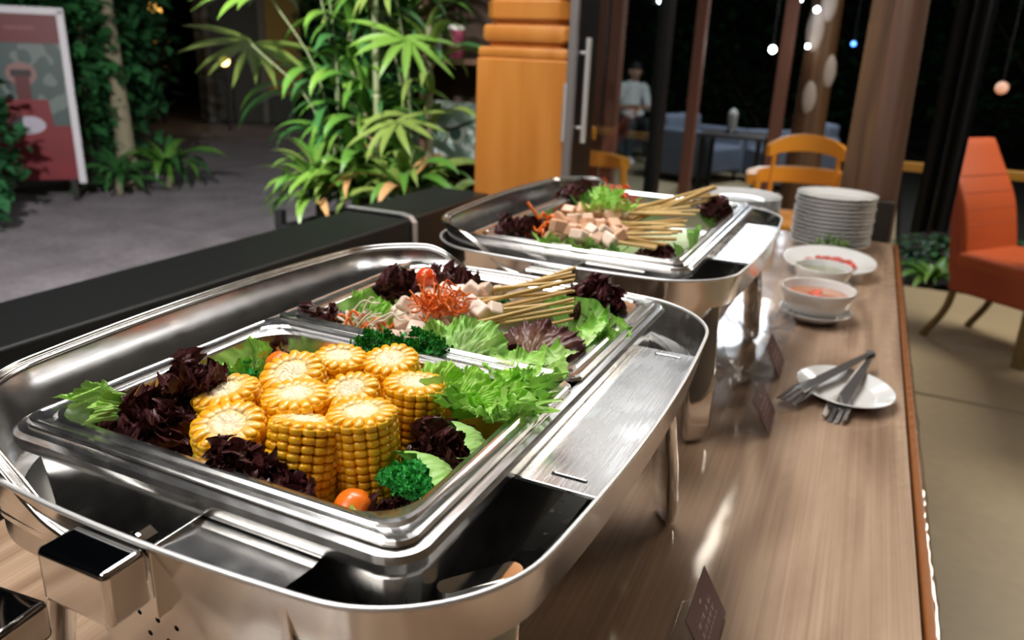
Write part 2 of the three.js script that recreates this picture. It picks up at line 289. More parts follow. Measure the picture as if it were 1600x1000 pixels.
function makeChafer() {
  const t = thing('chafing_dish', 'polished steel roll-top chafing dish nearest the camera, holding the corn and the ham skewers', 'chafing dish', [0, 0.80, 0]);
  const U = (g) => g.translate(0, 0.26, 0);
  const o = bodyOutline(), loops = [];
  for (let k = 0; k <= 8; k++) { const q = k / 8; loops.push(o.map(([x, z]) => { const d = skirtDepth(x, z) * q, s = 1 - 0.71 * Math.min(d, 0.05) - 0.1 * Math.max(0, d - 0.05); return [x * s, HB - d, z * s]; })); }
  const inner = []; const oi = bodyOutline(-0.003);
  for (let k = 8; k >= 0; k--) { const q = k / 8; inner.push(oi.map(([x, z], i) => { const d = skirtDepth(o[i][0], o[i][1]) * q, s = 1 - 0.71 * Math.min(d, 0.05) - 0.1 * Math.max(0, d - 0.05); return [x * s, HB - d, z * s]; })); }
  part(t, 'body_band', U(loft([...loops, ...inner, loops[0]].reverse(), { crease: 0.7 })), M.steel);
  const rim = o.map(([x, z]) => [x, HB, z]);
  part(t, 'rim', U(tube(rim.filter((_, i) => i % 2 === 0).map(p => [p[0] - Math.sign(p[0]) * 0.001, p[1] + 0.0005, p[2]]), 0.0019, 260, 8, true)), M.satin);
  // the well here is put in only to keep the gap round the water pan dark
  const w = (off, h) => bodyOutline(off).map(([x, z]) => [x, h, z]);
  part(t, 'added_lining', U(loft([w(-0.009, -0.046), w(-0.030, -0.050), w(-0.062, -0.150), w(-0.070, -0.152)], { cap1: true })), M.inside);
  // rolled-back lid: a second wall inside the left side, with a double bead on its edge, sinking below the body rim at both ends
  const lid = bodyOutline(-0.005).filter(([x]) => x < -0.05).sort((a, b) => Math.atan2(-a[1], -a[0]) - Math.atan2(-b[1], -b[0]));
  const top = ([x, z]) => lerp(0.019, -0.030, sm(-0.17, -0.055, x) ** 1.0) - 0.004 * (Math.abs(z) / 0.3) ** 2;
  const open = (off, dy) => lid.map((p, i) => { const l = Math.hypot(p[0] / 0.06, p[1] / 0.1); return [p[0] + p[0] / 0.06 / l * off, top(p) + dy, p[1] + p[1] / 0.1 / l * off]; });
  const low = (off) => open(off, 0).map(p => [p[0], Math.min(p[1] - 0.004, -0.075), p[2]]);
  const midl = (off) => open(off, -0.030).map(p => [p[0], Math.max(p[1], -0.07), p[2]]);
  part(t, 'lid', U(loft([low(-0.010), midl(-0.009), open(-0.001, 0), open(-0.004, 0), midl(-0.012), low(-0.013)].reverse(), { closed: false, crease: 1 })), M.pan);
  part(t, 'lid_edge', [tube(open(0.001, 0.001), 0.0026, 120, 8), tube(open(-0.006, -0.0015), 0.0026, 120, 8)].map(U), M.steel);
  // water pan: hanging wall, rolled lip
  const P = (i, h, r = 0.026) => rrect(0.175 - i, 0.2775 - i, Math.max(0.012, r), 10).map(([x, z]) => [x, h, z]);
  const wp = loft([P(0.016, -0.11), P(0.009, -0.012), P(0.0, -0.0135), P(-0.001, -0.009), P(-0.0005, -0.004), P(0.002, -0.0005), P(0.0045, 0), P(0.0105, 0), P(0.0125, -0.002), P(0.017, -0.012), P(0.02, -0.10)].reverse(), { crease: 0.5, cap0: true });
  const pan = part(t, 'water_pan', U(wp), M.pan);
  part(pan, 'vent_hole', U(T(new THREE.CylinderGeometry(0.003, 0.003, 0.0012, 16).rotateZ(Math.PI / 2), 0.167, -0.026, 0.135)), M.black);
  // right ledge with two slots, front ledge folded once
  const edgeX = z => 0.243 - 0.019 * (z / 0.30) ** 2 - 0.004;
  {
    const sh = new THREE.Shape(), z0 = 0.137, z1 = -0.158; sh.moveTo(0.166, z0); for (let i = 0; i <= 16; i++) { const z = lerp(z0, z1, i / 16); sh.lineTo(edgeX(z), z); } sh.lineTo(0.166, z1); sh.closePath();
    for (const z of [0.122, -0.146]) { const h = new THREE.Path(); h.absarc(0.197, z, 0.0026, Math.PI / 2, Math.PI * 1.5); h.absarc(0.220, z, 0.0026, -Math.PI / 2, Math.PI / 2); h.closePath(); sh.holes.push(h); }
    const g = new THREE.ExtrudeGeometry(sh, { depth: 0.0022, bevelEnabled: true, bevelSize: 0.0006, bevelThickness: 0.0006, bevelSegments: 1, curveSegments: 10 }).rotateX(Math.PI / 2).scale(1, 1, 1);
    // shape y became +z after the turn
    part(t, 'side_ledge', U(T(g, 0, -0.014, 0)), M.brushed, 'flat brushed steel ledge with a slot at each end');
  }
  {
    const fz = x => 0.318 - 0.016 * (x / 0.224) ** 2, xs = [0.022, 0.113];
    const strip = (a, b) => { const L = [[], []]; for (let i = 0; i <= 10; i++) { const x = lerp(xs[0], xs[1], i / 10); L[0].push([x, a[1], a[0](x)]); L[1].push([x, b[1], b[0](x)]); } return loft([L[0], L[1]], { closed: false }); };
    part(t, 'front_ledge', U(merge([strip([() => 0.262, -0.013], [() => 0.284, -0.0165]), strip([() => 0.284, -0.0165], [fz, -0.0135]), strip([() => 0.262, -0.015], [() => 0.284, -0.0185]), strip([() => 0.284, -0.0185], [fz, -0.0155])])), M.pan, 'dull folded steel ledge at the front');
    part(t, 'ledge_lip', U(box(0.0022, 0.05, 0.058, 0.0225, -0.037, 0.29, 0.0006)), M.steel);
    part(t, 'seam_strip', U(T(box(0.007, 0.148, 0.003, 0, 0, 0, 0.001).rotateX(0.1), 0.114, -0.087, 0.3045)), M.steel);
  }
  // hinge housing outside, bolt inside, lid handle lower down
  part(t, 'hinge_box', U(T(box(0.058, 0.038, 0.03, 0, 0, 0, 0.0045, 4), -0.008, -0.032, 0.333)), M.chrome, 'polished rounded hinge housing');
  {
    const b = part(t, 'bolt', U(T(new THREE.CylinderGeometry(0.0085, 0.0085, 0.002, 24).rotateX(Math.PI / 2), 0.002, -0.021, 0.311)), M.chrome);
    part(b, 'nut', U(T(toCreasedNormals(new THREE.CylinderGeometry(0.0068, 0.0072, 0.009, 6).rotateX(Math.PI / 2), 0.3), 0.003, -0.020, 0.305)), M.chrome);
  }
  part(t, 'lid_handle', [U(T(box(0.07, 0.03, 0.05, 0, 0, 0, 0.005, 4).rotateY(0.1), -0.108, -0.098, 0.350)), U(T(box(0.12, 0.012, 0.012, 0, 0, 0, 0.004, 3), -0.130, -0.116, 0.377))], M.chrome, 'polished handle of the rolled-down lid');
  // end panel with air holes, below the front band
  {
    const sh = new THREE.Shape(); sh.moveTo(-0.115, 0.03); sh.lineTo(0.09, 0.03); sh.lineTo(0.09, -0.09); sh.lineTo(-0.045, -0.09); sh.closePath();
    for (let i = 0; i < 7; i++) for (let j = 0; j < 3; j++) { const h = new THREE.Path(); h.absellipse(-0.03 + i * 0.017 + (j % 2) * 0.008, -0.022 - j * 0.014, 0.0022, 0.0022, 0, Math.PI * 2); sh.holes.push(h); }
    part(t, 'vent_panel', U(T(new THREE.ExtrudeGeometry(sh, { depth: 0.002, bevelEnabled: false, curveSegments: 8 }), 0, -0.075, 0.29)), M.steel, 'end panel with rows of small air holes');
  }
  for (const sx of [-1, 1]) for (const sz of [-1, 1]) {
    const L = [[0.029, 0.007, -0.045, 0.186, 0.212], [0.029, 0.0075, -0.10, 0.190, 0.222], [0.027, 0.008, -0.17, 0.198, 0.236], [0.024, 0.008, -0.235, 0.203, 0.246], [0.021, 0.007, -0.254, 0.203, 0.246], [0.012, 0.005, -0.2595, 0.203, 0.246]].map(([a, b, h, x, z]) => rrect(a, b, b * 0.95, 5).map(([p, q]) => { const c = Math.cos(0.9), s = Math.sin(0.9); return [sx * (x + p * -c + q * s), h, sz * (z + p * s + q * c)]; }));
    part(t, 'leg', U(loft(sx * sz > 0 ? L.reverse() : L, { cap0: true, cap1: true })), M.chrome);
  }
  return t;
}
const chafer = makeChafer();
copyOf(chafer, [-0.014, 0.80, -0.712], 0, 'polished steel roll-top chafing dish behind the nearer one, holding the fish skewers');

function makePan(label, L, p) {                       // gastronorm food pan, half length L along z
  const t = thing('food_pan', label, 'food pan', p);
  const P = (i, h) => rrect(0.1658 - i, L + 0.0012 - i, lerp(0.016, 0.040, sm(0.004, 0.03, i)), 12).map(([x, z]) => [x, h, z]);
  part(t, 'pan_body', loft([P(0.024, -0.02), P(0.019, -0.003), P(0, 0.0005), P(-0.0006, 0.0025), P(0.0008, 0.0042), P(0.0035, 0.0046), P(0.0062, 0.0032), P(0.0105, 0.0030), P(0.0122, 0.0048), P(0.0145, 0.0048), P(0.0160, 0.0030), P(0.0205, 0.0024), P(0.0225, 0.0004), P(0.0236, -0.004), P(0.029, -0.048), P(0.032, -0.056), P(0.040, -0.061)].reverse(), { crease: 0.5, cap0: true }), M.pan);
  return t;
}
makePan('half-size steel food pan holding the corn cob chunks', 0.1325, [0, RIM, 0.1340]);
makePan('half-size steel food pan holding the ham skewers and lettuce', 0.1325, [0, RIM, -0.1335]);
makePan('full-size steel food pan in the farther chafing dish', 0.2660, [-0.014, RIM, -0.712]);

// ---------------------------------------------------------------- corn
function superGeo(ex, ws = 12, hs = 8) {             // a rounded box: sphere with its coordinates raised to a power
  const g = new THREE.SphereGeometry(1, ws, hs), p = g.attributes.position;
  for (let i = 0; i < p.count; i++) { const f = v => Math.sign(v) * Math.abs(v) ** ex; p.setXYZ(i, f(p.getX(i)), f(p.getY(i)), f(p.getZ(i))); }
  g.deleteAttribute('normal'); g.deleteAttribute('uv'); const m = mergeVertices(g, 1e-4); m.computeVertexNormals(); return m;
}
const kernelGeo = superGeo(0.66, 10, 7), cutGeo = tinted(superGeo(0.72, 12, 8), x => { const k = sm(-0.95, -0.1, x); return [lerp(0.88, 0.90, k), lerp(0.66, 0.43, k), lerp(0.30, 0.010, k)]; });
function corn(p, R, len, rows, tilt, az, label, seed) {
  const r = rng(seed), t = thing('corn_cob', label, 'corn', p);
  t.rotation.set(tilt[0], az, tilt[1], 'XYZ');
  const rc = R * 0.55, pitch = 0.0066, rings = Math.max(3, Math.round((len - 0.006) / pitch)), dy = (len - 0.006) / rings;
  // core: pale pith with a torn, slightly hollow cut face
  const prof = [[rc * 1.02, 0.001], [rc * 1.06, len * 0.4], [rc, len - 0.003]], N = 40, loops = prof.map(([q, y]) => Array.from({ length: N }, (_, i) => { const a = -i / N * Math.PI * 2; return [q * Math.cos(a), y, q * Math.sin(a)]; }));
  for (let k = 1; k <= 8; k++) { const q = rc * (1 - k / 8.2) * 1.0; loops.push(Array.from({ length: N }, (_, i) => { const a = -i / N * Math.PI * 2, n = noise(Math.cos(a) * q * 700, Math.sin(a) * q * 700, seed * 3.1); return [q * Math.cos(a), len - 0.0022 + 0.0022 * n + 0.0012 * Math.sin(k / 8 * Math.PI), q * Math.sin(a)]; })); }
  part(t, 'cob_core', tinted(loft(loops, { cap1: true, cap0: true, crease: 0.8 }), (x, y, z) => { const q = Math.hypot(x, z) / rc, n = noise(x * 900, z * 900, seed), k = sm(0.45, 1.0, q + 0.18 * n); return y < len - 0.008 ? [0.72, 0.40, 0.06] : [lerp(0.86, 0.84, k), lerp(0.73, 0.56, k), lerp(0.50, 0.17, k)]; }), M.core);
  const wr = Math.PI * R / rows;
  for (let i = 0; i < rows; i++) {
    const a0 = i / rows * Math.PI * 2, off = (r() - 0.5) * 0.003, sw = (r() - 0.5) * 0.06;
    for (let j = 0; j < rings; j++) {
      const y = 0.003 + (j + 0.5) * dy + off * (j < rings - 1 ? 1 : 0.4), a = a0 + sw * (j / rings - 0.5) + (r() - 0.5) * 0.03, taper = 1 - 0.05 * (j / rings - 0.4) ** 2;
      const k = part(t, 'kernel', kernelGeo, M.kernel[Math.floor(r() * 3)]);
      const d = R * 0.20, rr = (R - d) * taper + (r() - 0.5) * 0.0007;
      k.position.set(rr * Math.cos(a), y, -rr * Math.sin(a)); k.rotation.y = a; k.rotation.z = (r() - 0.5) * 0.08;
      k.scale.set(d, dy * 0.53 * (0.94 + 0.1 * r()), wr * 0.97);
    }
    // the row's cut kernel: a flat wedge lying in the cut face
    const a = a0 + sw * 0.5 + (r() - 0.5) * 0.04, c = part(t, 'cut_kernel', cutGeo, M.cutKernel[r() < 0.6 ? 0 : 1]), rad = R * 0.26;
    c.position.set((R * 0.70) * Math.cos(a), len - 0.0040 + (r() - 0.5) * 0.0014, -(R * 0.70) * Math.sin(a)); c.rotation.y = a; c.rotation.z = -0.10 + (r() - 0.5) * 0.2;
    c.scale.set(rad, 0.0040, wr * 0.80);
  }
  return t;
}
const B = RIM - 0.058;                                // bottom of the food pans
// [x, z, base height, radius, length, rows, tilt x, tilt z, label]
const CORN = [
  [-0.055, 0.164, -0.036, 0.0268, 0.052, 16, 0.16, 0.10, 'low corn chunk at the left end of the heap, beside the dark lettuce'],
  [-0.042, 0.098, -0.036, 0.0280, 0.055, 17, 0.22, 0.18, 'slanted corn chunk in the back row, beside the curly parsley and carrot'],
  [-0.029, 0.066, -0.050, 0.0245, 0.066, 15, 0.10, 0.04, 'middle corn chunk of the back row with a wide pale core'],
  [0.011, 0.039, -0.050, 0.0260, 0.066, 16, 0.16, -0.06, 'corn chunk at the back of the heap, against the dark green curly parsley'],
  [0.023, 0.106, -0.050, 0.0240, 0.068, 15, 0.25, 0.02, 'corn chunk in the very middle of the heap, boxed in by others'],
  [-0.010, 0.146, -0.046, 0.0272, 0.061, 16, 0.05, 0.02, 'broad corn chunk left of the middle, behind the upright front one'],
  [0.056, 0.088, -0.056, 0.0262, 0.071, 16, 0.0, 0.05, 'tall upright corn chunk at the right of the heap, beside dark lettuce'],
  [0.057, 0.150, -0.056, 0.0275, 0.071, 17, 0.06, 0.08, 'largest corn chunk, standing upright at the front near the parsley'],
  [0.024, 0.194, -0.056, 0.0275, 0.069, 17, -0.36, 0.08, 'corn chunk leaning back at the front, showing rows of whole kernels'],
  [-0.030, 0.194, -0.040, 0.0275, 0.052, 16, 0.20, 0.12, 'corn chunk half hidden by purple lettuce at the left front'],
];
CORN.forEach(([x, z, h, R, len, rows, tx, tz, label], i) => corn([x, RIM + h, z], R, len, rows, [tx, tz], i * 1.7, label, 100 + i));

// ---------------------------------------------------------------- leaves
// a frilled sheet: fan of rays from the stem; ruffles grow towards the margin and fold over. y up, tip along +z
function ruffle({ R = 0.06, spread = 1.8, amp = 0.25, f = 6, f2 = 17, cup = 0.3, curl = 0, jag = 0.08, nth = 110, nr = 20, narrow = 0, seed = 1, color, r0 = 0.06, tang = 0.2, pow = 2.2, crumple = 0 }) {
  const pos = [], col = [], idx = [], q = rng(seed * 77 + 5), ph = [q() * 6, q() * 6, q() * 6];
  for (let j = 0; j <= nr; j++) for (let i = 0; i <= nth; i++) {
    const t = lerp(r0, 1, j / nr), s = i / nth * 2 - 1, a = s * spread / 2, w = t ** pow;
    const edge = 1 + 0.16 * noise(s * 2.2, 3, seed) - narrow * s * s * 0.35 + jag * t ** 8 * (noise(s * f2 * 1.3, 1, seed) + 0.6 * noise(s * f2 * 3.1, 2, seed));
    const rho = R * t * edge;
    const h = Math.sin(f * a + ph[0] + 1.2 * noise(s * 3, t, seed)) * 0.65 + t * t * (Math.sin(f2 * a + ph[1] + t * 2) * 0.35 + 0.25 * noise(s * f2 * 0.7, t * 3, seed + 3));
    const g = Math.cos(f * a * 1.07 + ph[2]) * 0.6 + t * t * Math.cos(f2 * a + ph[0]) * 0.32;
    const aa = a + tang * amp * w * g, rr = rho * (1 - 0.25 * amp * w * Math.abs(h));
    let x = rr * Math.sin(aa), z = rr * Math.cos(aa), y = amp * R * w * h + cup * R * (t * t * 0.5 + 0.6 * s * s * t) + 0.03 * R * noise(s * 9, t * 8, seed + 5) + crumple * R * Math.min(1, t * 1.6) * (noise(s * spread * 5.5, t * 5, seed + 6) + 0.5 * noise(s * spread * 13, t * 11, seed + 7));
    if (curl) { const c = curl * z / R, k = Math.abs(c) < 1e-3 ? 1e-3 : c, L = z; z = L * Math.sin(k) / k - y * Math.sin(k); y = L * (1 - Math.cos(k)) / k + y * Math.cos(k); }
    pos.push(x, y, z); col.push(...color(t, s, noise(s * 14, t * 7, seed + 8), noise(s * 60, t * 25, seed)));
  }
  for (let j = 0; j < nr; j++) for (let i = 0; i < nth; i++) { const a = j * (nth + 1) + i, b = a + 1, c = a + nth + 1; idx.push(a, c, b, b, c, c + 1); }
  const g = new THREE.BufferGeometry(); g.setAttribute('position', new THREE.Float32BufferAttribute(pos, 3)); g.setAttribute('color', new THREE.Float32BufferAttribute(col, 3)); g.setIndex(idx); g.computeVertexNormals(); return g;
}
const mix3 = (a, b, t) => a.map((v, i) => lerp(v, b[i], Math.max(0, Math.min(1, t))));
const PALE = [0.60, 0.80, 0.33], GREEN = [0.27, 0.63, 0.06], LIME = [0.40, 0.74, 0.12], BRIGHT = [0.36, 0.72, 0.07], DEEP = [0.09, 0.34, 0.04];
const RED = [0.080, 0.022, 0.023], REDL = [0.20, 0.066, 0.052], BROWN = [0.17, 0.085, 0.05];
const veins = (s, t) => 0.5 + 0.5 * Math.cos(s * 26 + 3 * t);
const greenC = (a, b) => (t, s, n, m) => mix3(a, b, 0.15 + 0.75 * t + 0.35 * n - 0.5 * Math.exp(-s * s * 160) * (1 - t * 0.7) - 0.14 * veins(s, t) ** 6);
const redC = (base) => (t, s, n, m) => mix3(mix3(base, REDL, sm(0.08, 0.5, t + 0.2 * n)), RED, sm(0.3, 0.85, t + 0.3 * n + 0.12 * m));
const curlyGeo = [1, 2, 3, 4].map(k => ruffle({ R: 0.027, spread: 4.4, amp: 0.50, f: 5 + k % 3, f2: 12 + k, cup: 0.5, curl: 0.5 * (k % 3), jag: 0.07, crumple: 0.14, seed: k, color: redC([0.26, 0.19, 0.10]), nth: 200, nr: 14, tang: 0.26 }));
function place(m, p, yaw, pitch = 0, roll = 0, s = 1) { m.position.set(...p); m.rotation.set(-pitch, yaw, roll, 'YXZ'); m.scale.setScalar(s); return m; }
function redClump(p, spec, label, lab2) {              // several frilled leaves that make one loose head: [dx, dy, dz, yaw, pitch, roll, scale]
  const t = thing('red_lettuce', label, 'lettuce', [p[0], RIM + p[1], p[2]]);
  spec.forEach(([x, y, z, yaw, pi, ro, s], i) => place(part(t, 'leaf', curlyGeo[(i + Math.round(Math.abs(p[0]) * 900)) % 4], M.redLettuce), [x, y, z], yaw, pi, ro, s));
  return t;
}
const F = (n, rad, h, s, seed, lean = 0.9) => { const q = rng(seed), o = []; n = Math.round(n * 2.6); rad *= 1.25; h = h * 1.1 + 0.004; for (let i = 0; i < n; i++) { const a = i * 2.4 + q(); o.push([rad * Math.sin(a) * q(), h * q(), rad * Math.cos(a) * q(), a + q(), lean * (0.2 + 1.1 * q()), (q() - 0.5) * 1.2, s * (0.8 + 0.4 * q())]); } return o; };
redClump([-0.103, -0.030, 0.205], F(10, 0.030, 0.014, 0.9, 3, 1.0), 'big clump of dark purple curly lettuce at the left of the corn');
redClump([-0.088, -0.022, 0.178], F(6, 0.014, 0.034, 0.8, 5, 1.0), 'upright tuft of purple lettuce against the left wall of the corn pan');
redClump([0.010, -0.036, 0.234], F(8, 0.016, 0.026, 0.8, 12, 1.0), 'purple curly lettuce covering the half-hidden corn chunk');
redClump([0.031, -0.036, 0.230], F(7, 0.018, 0.010, 0.75, 21, 0.8), 'purple curly lettuce below the leaning corn chunk at the front wall');
redClump([0.116, -0.050, 0.192], F(5, 0.018, 0.004, 0.7, 33, 0.55), 'dark purple lettuce tucked under the bright parsley near the front corner');
redClump([0.104, -0.038, 0.112], F(5, 0.022, 0.014, 0.86, 41, 0.9), 'purple-brown lettuce between the tall corn chunk and the smooth leaves');
redClump([-0.140, -0.030, -0.038], F(4, 0.015, 0.02, 0.85, 51, 1.1), 'dark purple lettuce at the left wall of the skewer pan, by the divider');
redClump([-0.132, -0.030, -0.185], F(4, 0.02, 0.02, 0.95, 62, 1.0), 'dark purple lettuce in the back left corner of the skewer pan');
redClump([-0.078, -0.026, -0.222], F(4, 0.02, 0.02, 0.95, 73, 1.1), 'dark purple lettuce behind the tomato at the rear wall');
redClump([0.080, -0.030, -0.048], F(3, 0.014, 0.01, 0.7, 84, 0.8), 'small purple lettuce scraps beside the pale crumpled leaf');
redClump([0.110, -0.012, -0.208], F(6, 0.020, 0.026, 1.0, 95, 1.1), 'dark purple lettuce at the tips of the ham skewers');
redClump([-0.134, -0.036, 0.030], F(3, 0.012, 0.012, 0.7, 106, 1.0), 'small purple lettuce piece by the divider behind the corn');
{ // the broad brown-purple rosette that lies face up in the skewer pan
  const t = thing('red_lettuce', 'broad brown-purple lettuce leaf arching over, ribs showing, in the skewer pan', 'lettuce', [0.102, RIM - 0.018, -0.056]);
  const g = ruffle({ R: 0.052, spread: 2.7, amp: 0.16, f: 8, f2: 23, cup: -0.45, jag: 0.1, seed: 9, color: (t, s, n, m) => mix3(mix3(BROWN, RED, sm(0.35, 0.95, t + 0.25 * n)), [0.33, 0.27, 0.15], 0.5 * veins(s * 1.2, t) ** 8 * (1 - t)), nth: 140, nr: 24 });
  place(part(t, 'leaf', g, M.redLettuce), [0, 0.012, 0.012], Math.PI * 0.95, 0.75, 0.15, 1); place(part(t, 'leaf', g, M.redLettuce), [-0.022, 0.006, 0.01], 2.2, 0.6, 0, 0.8); place(part(t, 'leaf', curlyGeo[1], M.redLettuce), [0.02, 0.005, 0.0], 0.4, 0.8, 0, 0.8);
}
function greens(p, label, leaves) {                    // [options of ruffle, dx, dy, dz, yaw, pitch, roll]
  const t = thing('green_lettuce', label, 'lettuce', [p[0], RIM + p[1], p[2]]);
  leaves.forEach(([o, x, y, z, yaw, pi, ro = 0]) => place(part(t, 'leaf', ruffle({ nth: 90, nr: 18, ...o }), M.lettuce), [x, y, z], yaw, pi, ro));
  return t;
}
const frill = (R, seed, a = GREEN, o = {}) => ({ R: R * 0.86, seed, spread: 1.9, amp: 0.24, f: 7, f2: 18, cup: 0.35, jag: 0.07, crumple: 0.10, nth: 150, color: greenC(PALE, a), ...o });
const smooth = (R, seed, a = LIME, o = {}) => ({ R, seed, spread: 2.2, amp: 0.07, f: 3, f2: 9, cup: 0.75, jag: 0.015, crumple: 0.05, color: greenC(PALE, a), ...o });
greens([-0.126, -0.030, 0.210], 'pale green lettuce leaf curled upright in the left corner of the corn pan', [[frill(0.066, 1, LIME, { cup: 0.7, spread: 1.3, curl: 0.5, amp: 0.14 }), 0, 0, 0, 2.9, 1.25], [frill(0.042, 2, GREEN, { cup: 0.9, curl: 0.8 }), 0.008, 0, -0.004, 1.7, 0.95]]);
greens([-0.135, -0.036, 0.062], 'small pale green lettuce leaf at the back left of the corn pan', [[frill(0.045, 3, LIME, { cup: 0.6 }), 0, 0, 0, 2.9, 1.0], [frill(0.036, 4, LIME), 0.004, 0.004, 0.016, 0.4, 0.9]]);
greens([-0.062, -0.030, 0.160], 'slim green leaf edge poking out behind the leftmost corn chunk', [[frill(0.042, 5, LIME, { spread: 1.0 }), -0.022, 0.0, 0.006, 3.4, 1.1]]);
greens([-0.128, -0.040, -0.098], 'green frilly lettuce beside the white shreds at the left of the skewer pan', [[frill(0.058, 6, GREEN), 0, 0, 0, 3.3, 0.95], [frill(0.05, 7, LIME), 0.024, 0, -0.004, 2.4, 0.85], [frill(0.045, 8, LIME), -0.006, 0, 0.014, 0.6, 0.7]]);
greens([0.043, 0.002, -0.028], 'large pale crumpled lettuce leaf standing between ham cubes and parsley', [[frill(0.066, 9, LIME, { cup: -0.25, spread: 1.9, amp: 0.13, f: 9, f2: 21, color: greenC([0.66, 0.82, 0.44], [0.34, 0.68, 0.14]) }), 0.0, -0.018, 0.024, 2.9, 1.05], [frill(0.045, 10, LIME), -0.010, -0.012, 0.010, 3.9, 0.8]]);
greens([0.126, -0.034, -0.140], 'large bright green lettuce leaf at the right end of the ham skewers', [[smooth(0.062, 11, [0.17, 0.50, 0.05], { amp: 0.12, cup: 0.5 }), -0.016, 0, -0.006, 2.5, 0.85], [frill(0.058, 12, GREEN, { amp: 0.2 }), 0.004, 0.002, 0.0, 0.6, 0.75], [frill(0.052, 13, GREEN), 0.008, 0.004, -0.02, 2.0, 0.8]]);
function ribbon(pts, w, seed, rise, color) {           // a long strip of leaf edge: stem side low, frilled side up
  const c = new THREE.CatmullRomCurve3(pts.map(p => V3(...p))), n = 220, m = 14, pos = [], col = [], idx = [];
  for (let i = 0; i <= n; i++) { const u = i / n, p = c.getPointAt(u), d = c.getTangentAt(u), nx = -d.z, nz = d.x; for (let j = 0; j <= m; j++) { const t = j / m, ww = w * t * (0.75 + 0.4 * noise(u * 6, 1, seed)) * Math.min(1, 0.3 + 6 * u, 0.3 + 6 * (1 - u)), r = t * t * (Math.sin(u * 40 + seed + 4 * noise(u * 7, 2, seed)) * 0.30 + noise(u * 60, t, seed) * 0.30 * t) + 0.10 * noise(u * 40, t * 4, seed); pos.push(p.x + nx * (ww + 0.25 * w * r), p.y + rise * w * t * t + w * r * 0.7 + 0.15 * w * noise(u * 12, t * 2, seed), p.z + nz * (ww + 0.25 * w * r)); col.push(...color(t, 0.5, noise(u * 20, t * 4, seed), 0)); } }
  for (let i = 0; i < n; i++) for (let j = 0; j < m; j++) { const a = i * (m + 1) + j, b = a + 1, e = a + m + 1; idx.push(a, b, e, b, e + 1, e); }
  const g = new THREE.BufferGeometry(); g.setAttribute('position', new THREE.Float32BufferAttribute(pos, 3)); g.setAttribute('color', new THREE.Float32BufferAttribute(col, 3)); g.setIndex(idx); g.computeVertexNormals(); return g;
}
{ const t = thing('green_lettuce', 'long frilly green lettuce strip along the right wall of the skewer pan', 'lettuce', [0, RIM, 0]);
  part(t, 'leaf', ribbon([[0.070, 0.002, -0.014], [0.105, 0.004, -0.010], [0.130, 0.003, -0.026], [0.140, 0.003, -0.075], [0.145, 0.006, -0.125], [0.142, 0.012, -0.165]], -0.024, 3, -0.30, greenC(PALE, GREEN)), M.lettuce); }
{ const t = thing('green_lettuce', 'bright green frilly lettuce at the back right of the corn', 'lettuce', [0, RIM, 0]);
  for (const [k, x, y, z, yaw, pi] of [[18, 0.054, -0.030, 0.062, 3.2, 1.0], [19, 0.080, -0.030, 0.058, 2.9, 0.95], [20, 0.106, -0.026, 0.056, 2.6, 0.9]]) place(part(t, 'leaf', ruffle({ nr: 18, ...frill(0.060, k, BRIGHT, { cup: -0.2, amp: 0.16, f: 8, f2: 21, color: greenC([0.46, 0.74, 0.2], BRIGHT) }) }), M.lettuce), [x, y, z], yaw, pi);
  part(t, 'leaf', ribbon([[0.052, -0.016, 0.052], [0.072, -0.014, 0.046], [0.096, -0.012, 0.044], [0.120, -0.010, 0.048]], 0.026, 24, 0.35, greenC(LIME, BRIGHT)), M.lettuce); }
greens([0.108, -0.018, -0.004], 'pale green lettuce ribbon lying across the divider between the two pans', [[frill(0.05, 16, LIME, { spread: 2.4, amp: 0.16 }), -0.02, 0.012, -0.006, 1.3, 0.15], [frill(0.046, 17, LIME, { spread: 2.2, amp: 0.18 }), 0.008, 0.014, -0.002, 0.9, 0.1]]);
greens([0.124, -0.022, 0.060], 'pale feathery endive resting on the right rim of the corn pan', [[frill(0.056, 21, LIME, { spread: 1.9, jag: 0.5, f2: 29, amp: 0.2 }), -0.004, 0.012, 0.006, 1.2, 0.35], [frill(0.05, 22, LIME, { spread: 1.9, jag: 0.5, f2: 31 }), -0.016, 0.010, 0.002, 0.1, 0.4], [frill(0.05, 23, GREEN, { spread: 1.6, jag: 0.3 }), 0.004, 0.008, -0.004, 2.3, 0.5]]);
greens([0.128, -0.036, 0.140], 'smooth rolled green leaf at the right wall, next to the parsley', [[smooth(0.046, 24, [0.28, 0.62, 0.09], { cup: 1.1, curl: 1.1, spread: 3.0, f2: 5 }), 0.0, -0.004, 0.006, 2.2, 1.0, 0.3]]);
greens([0.132, -0.028, 0.110], 'second smooth rolled leaf, paler, behind the first along the right wall', [[smooth(0.042, 25, [0.34, 0.64, 0.15], { cup: 1.1, curl: 1.0, amp: 0.10, spread: 3.0 }), 0, 0, 0, 2.7, 0.95, -0.2]]);
greens([0.094, -0.044, 0.230], 'short pale green leaf tip lying at the front wall below the carrots', [[smooth(0.030, 26, LIME, { cup: 0.4, amp: 0.1, spread: 1.5 }), -0.016, 0.006, 0.004, 1.75, 0.12, 0.5]]);
{ const t = thing('banana_leaf', 'flat banana leaf lining the bottom of the corn pan', 'leaf', [0, RIM - 0.0575, 0.134]);
  part(t, 'blade', tinted(loft([0, 1].map(k => rrect(0.1295, 0.0985, 0.035, 8).map(([x, z]) => [x, 0.0012 * k + 0.002 * noise(x * 40, z * 40), z])).reverse(), { cap0: true, cap1: true }), (x, y, z) => mix3([0.10, 0.25, 0.02], [0.17, 0.34, 0.04], 0.5 + 0.5 * Math.sin(x * 700))), M.lettuce); }

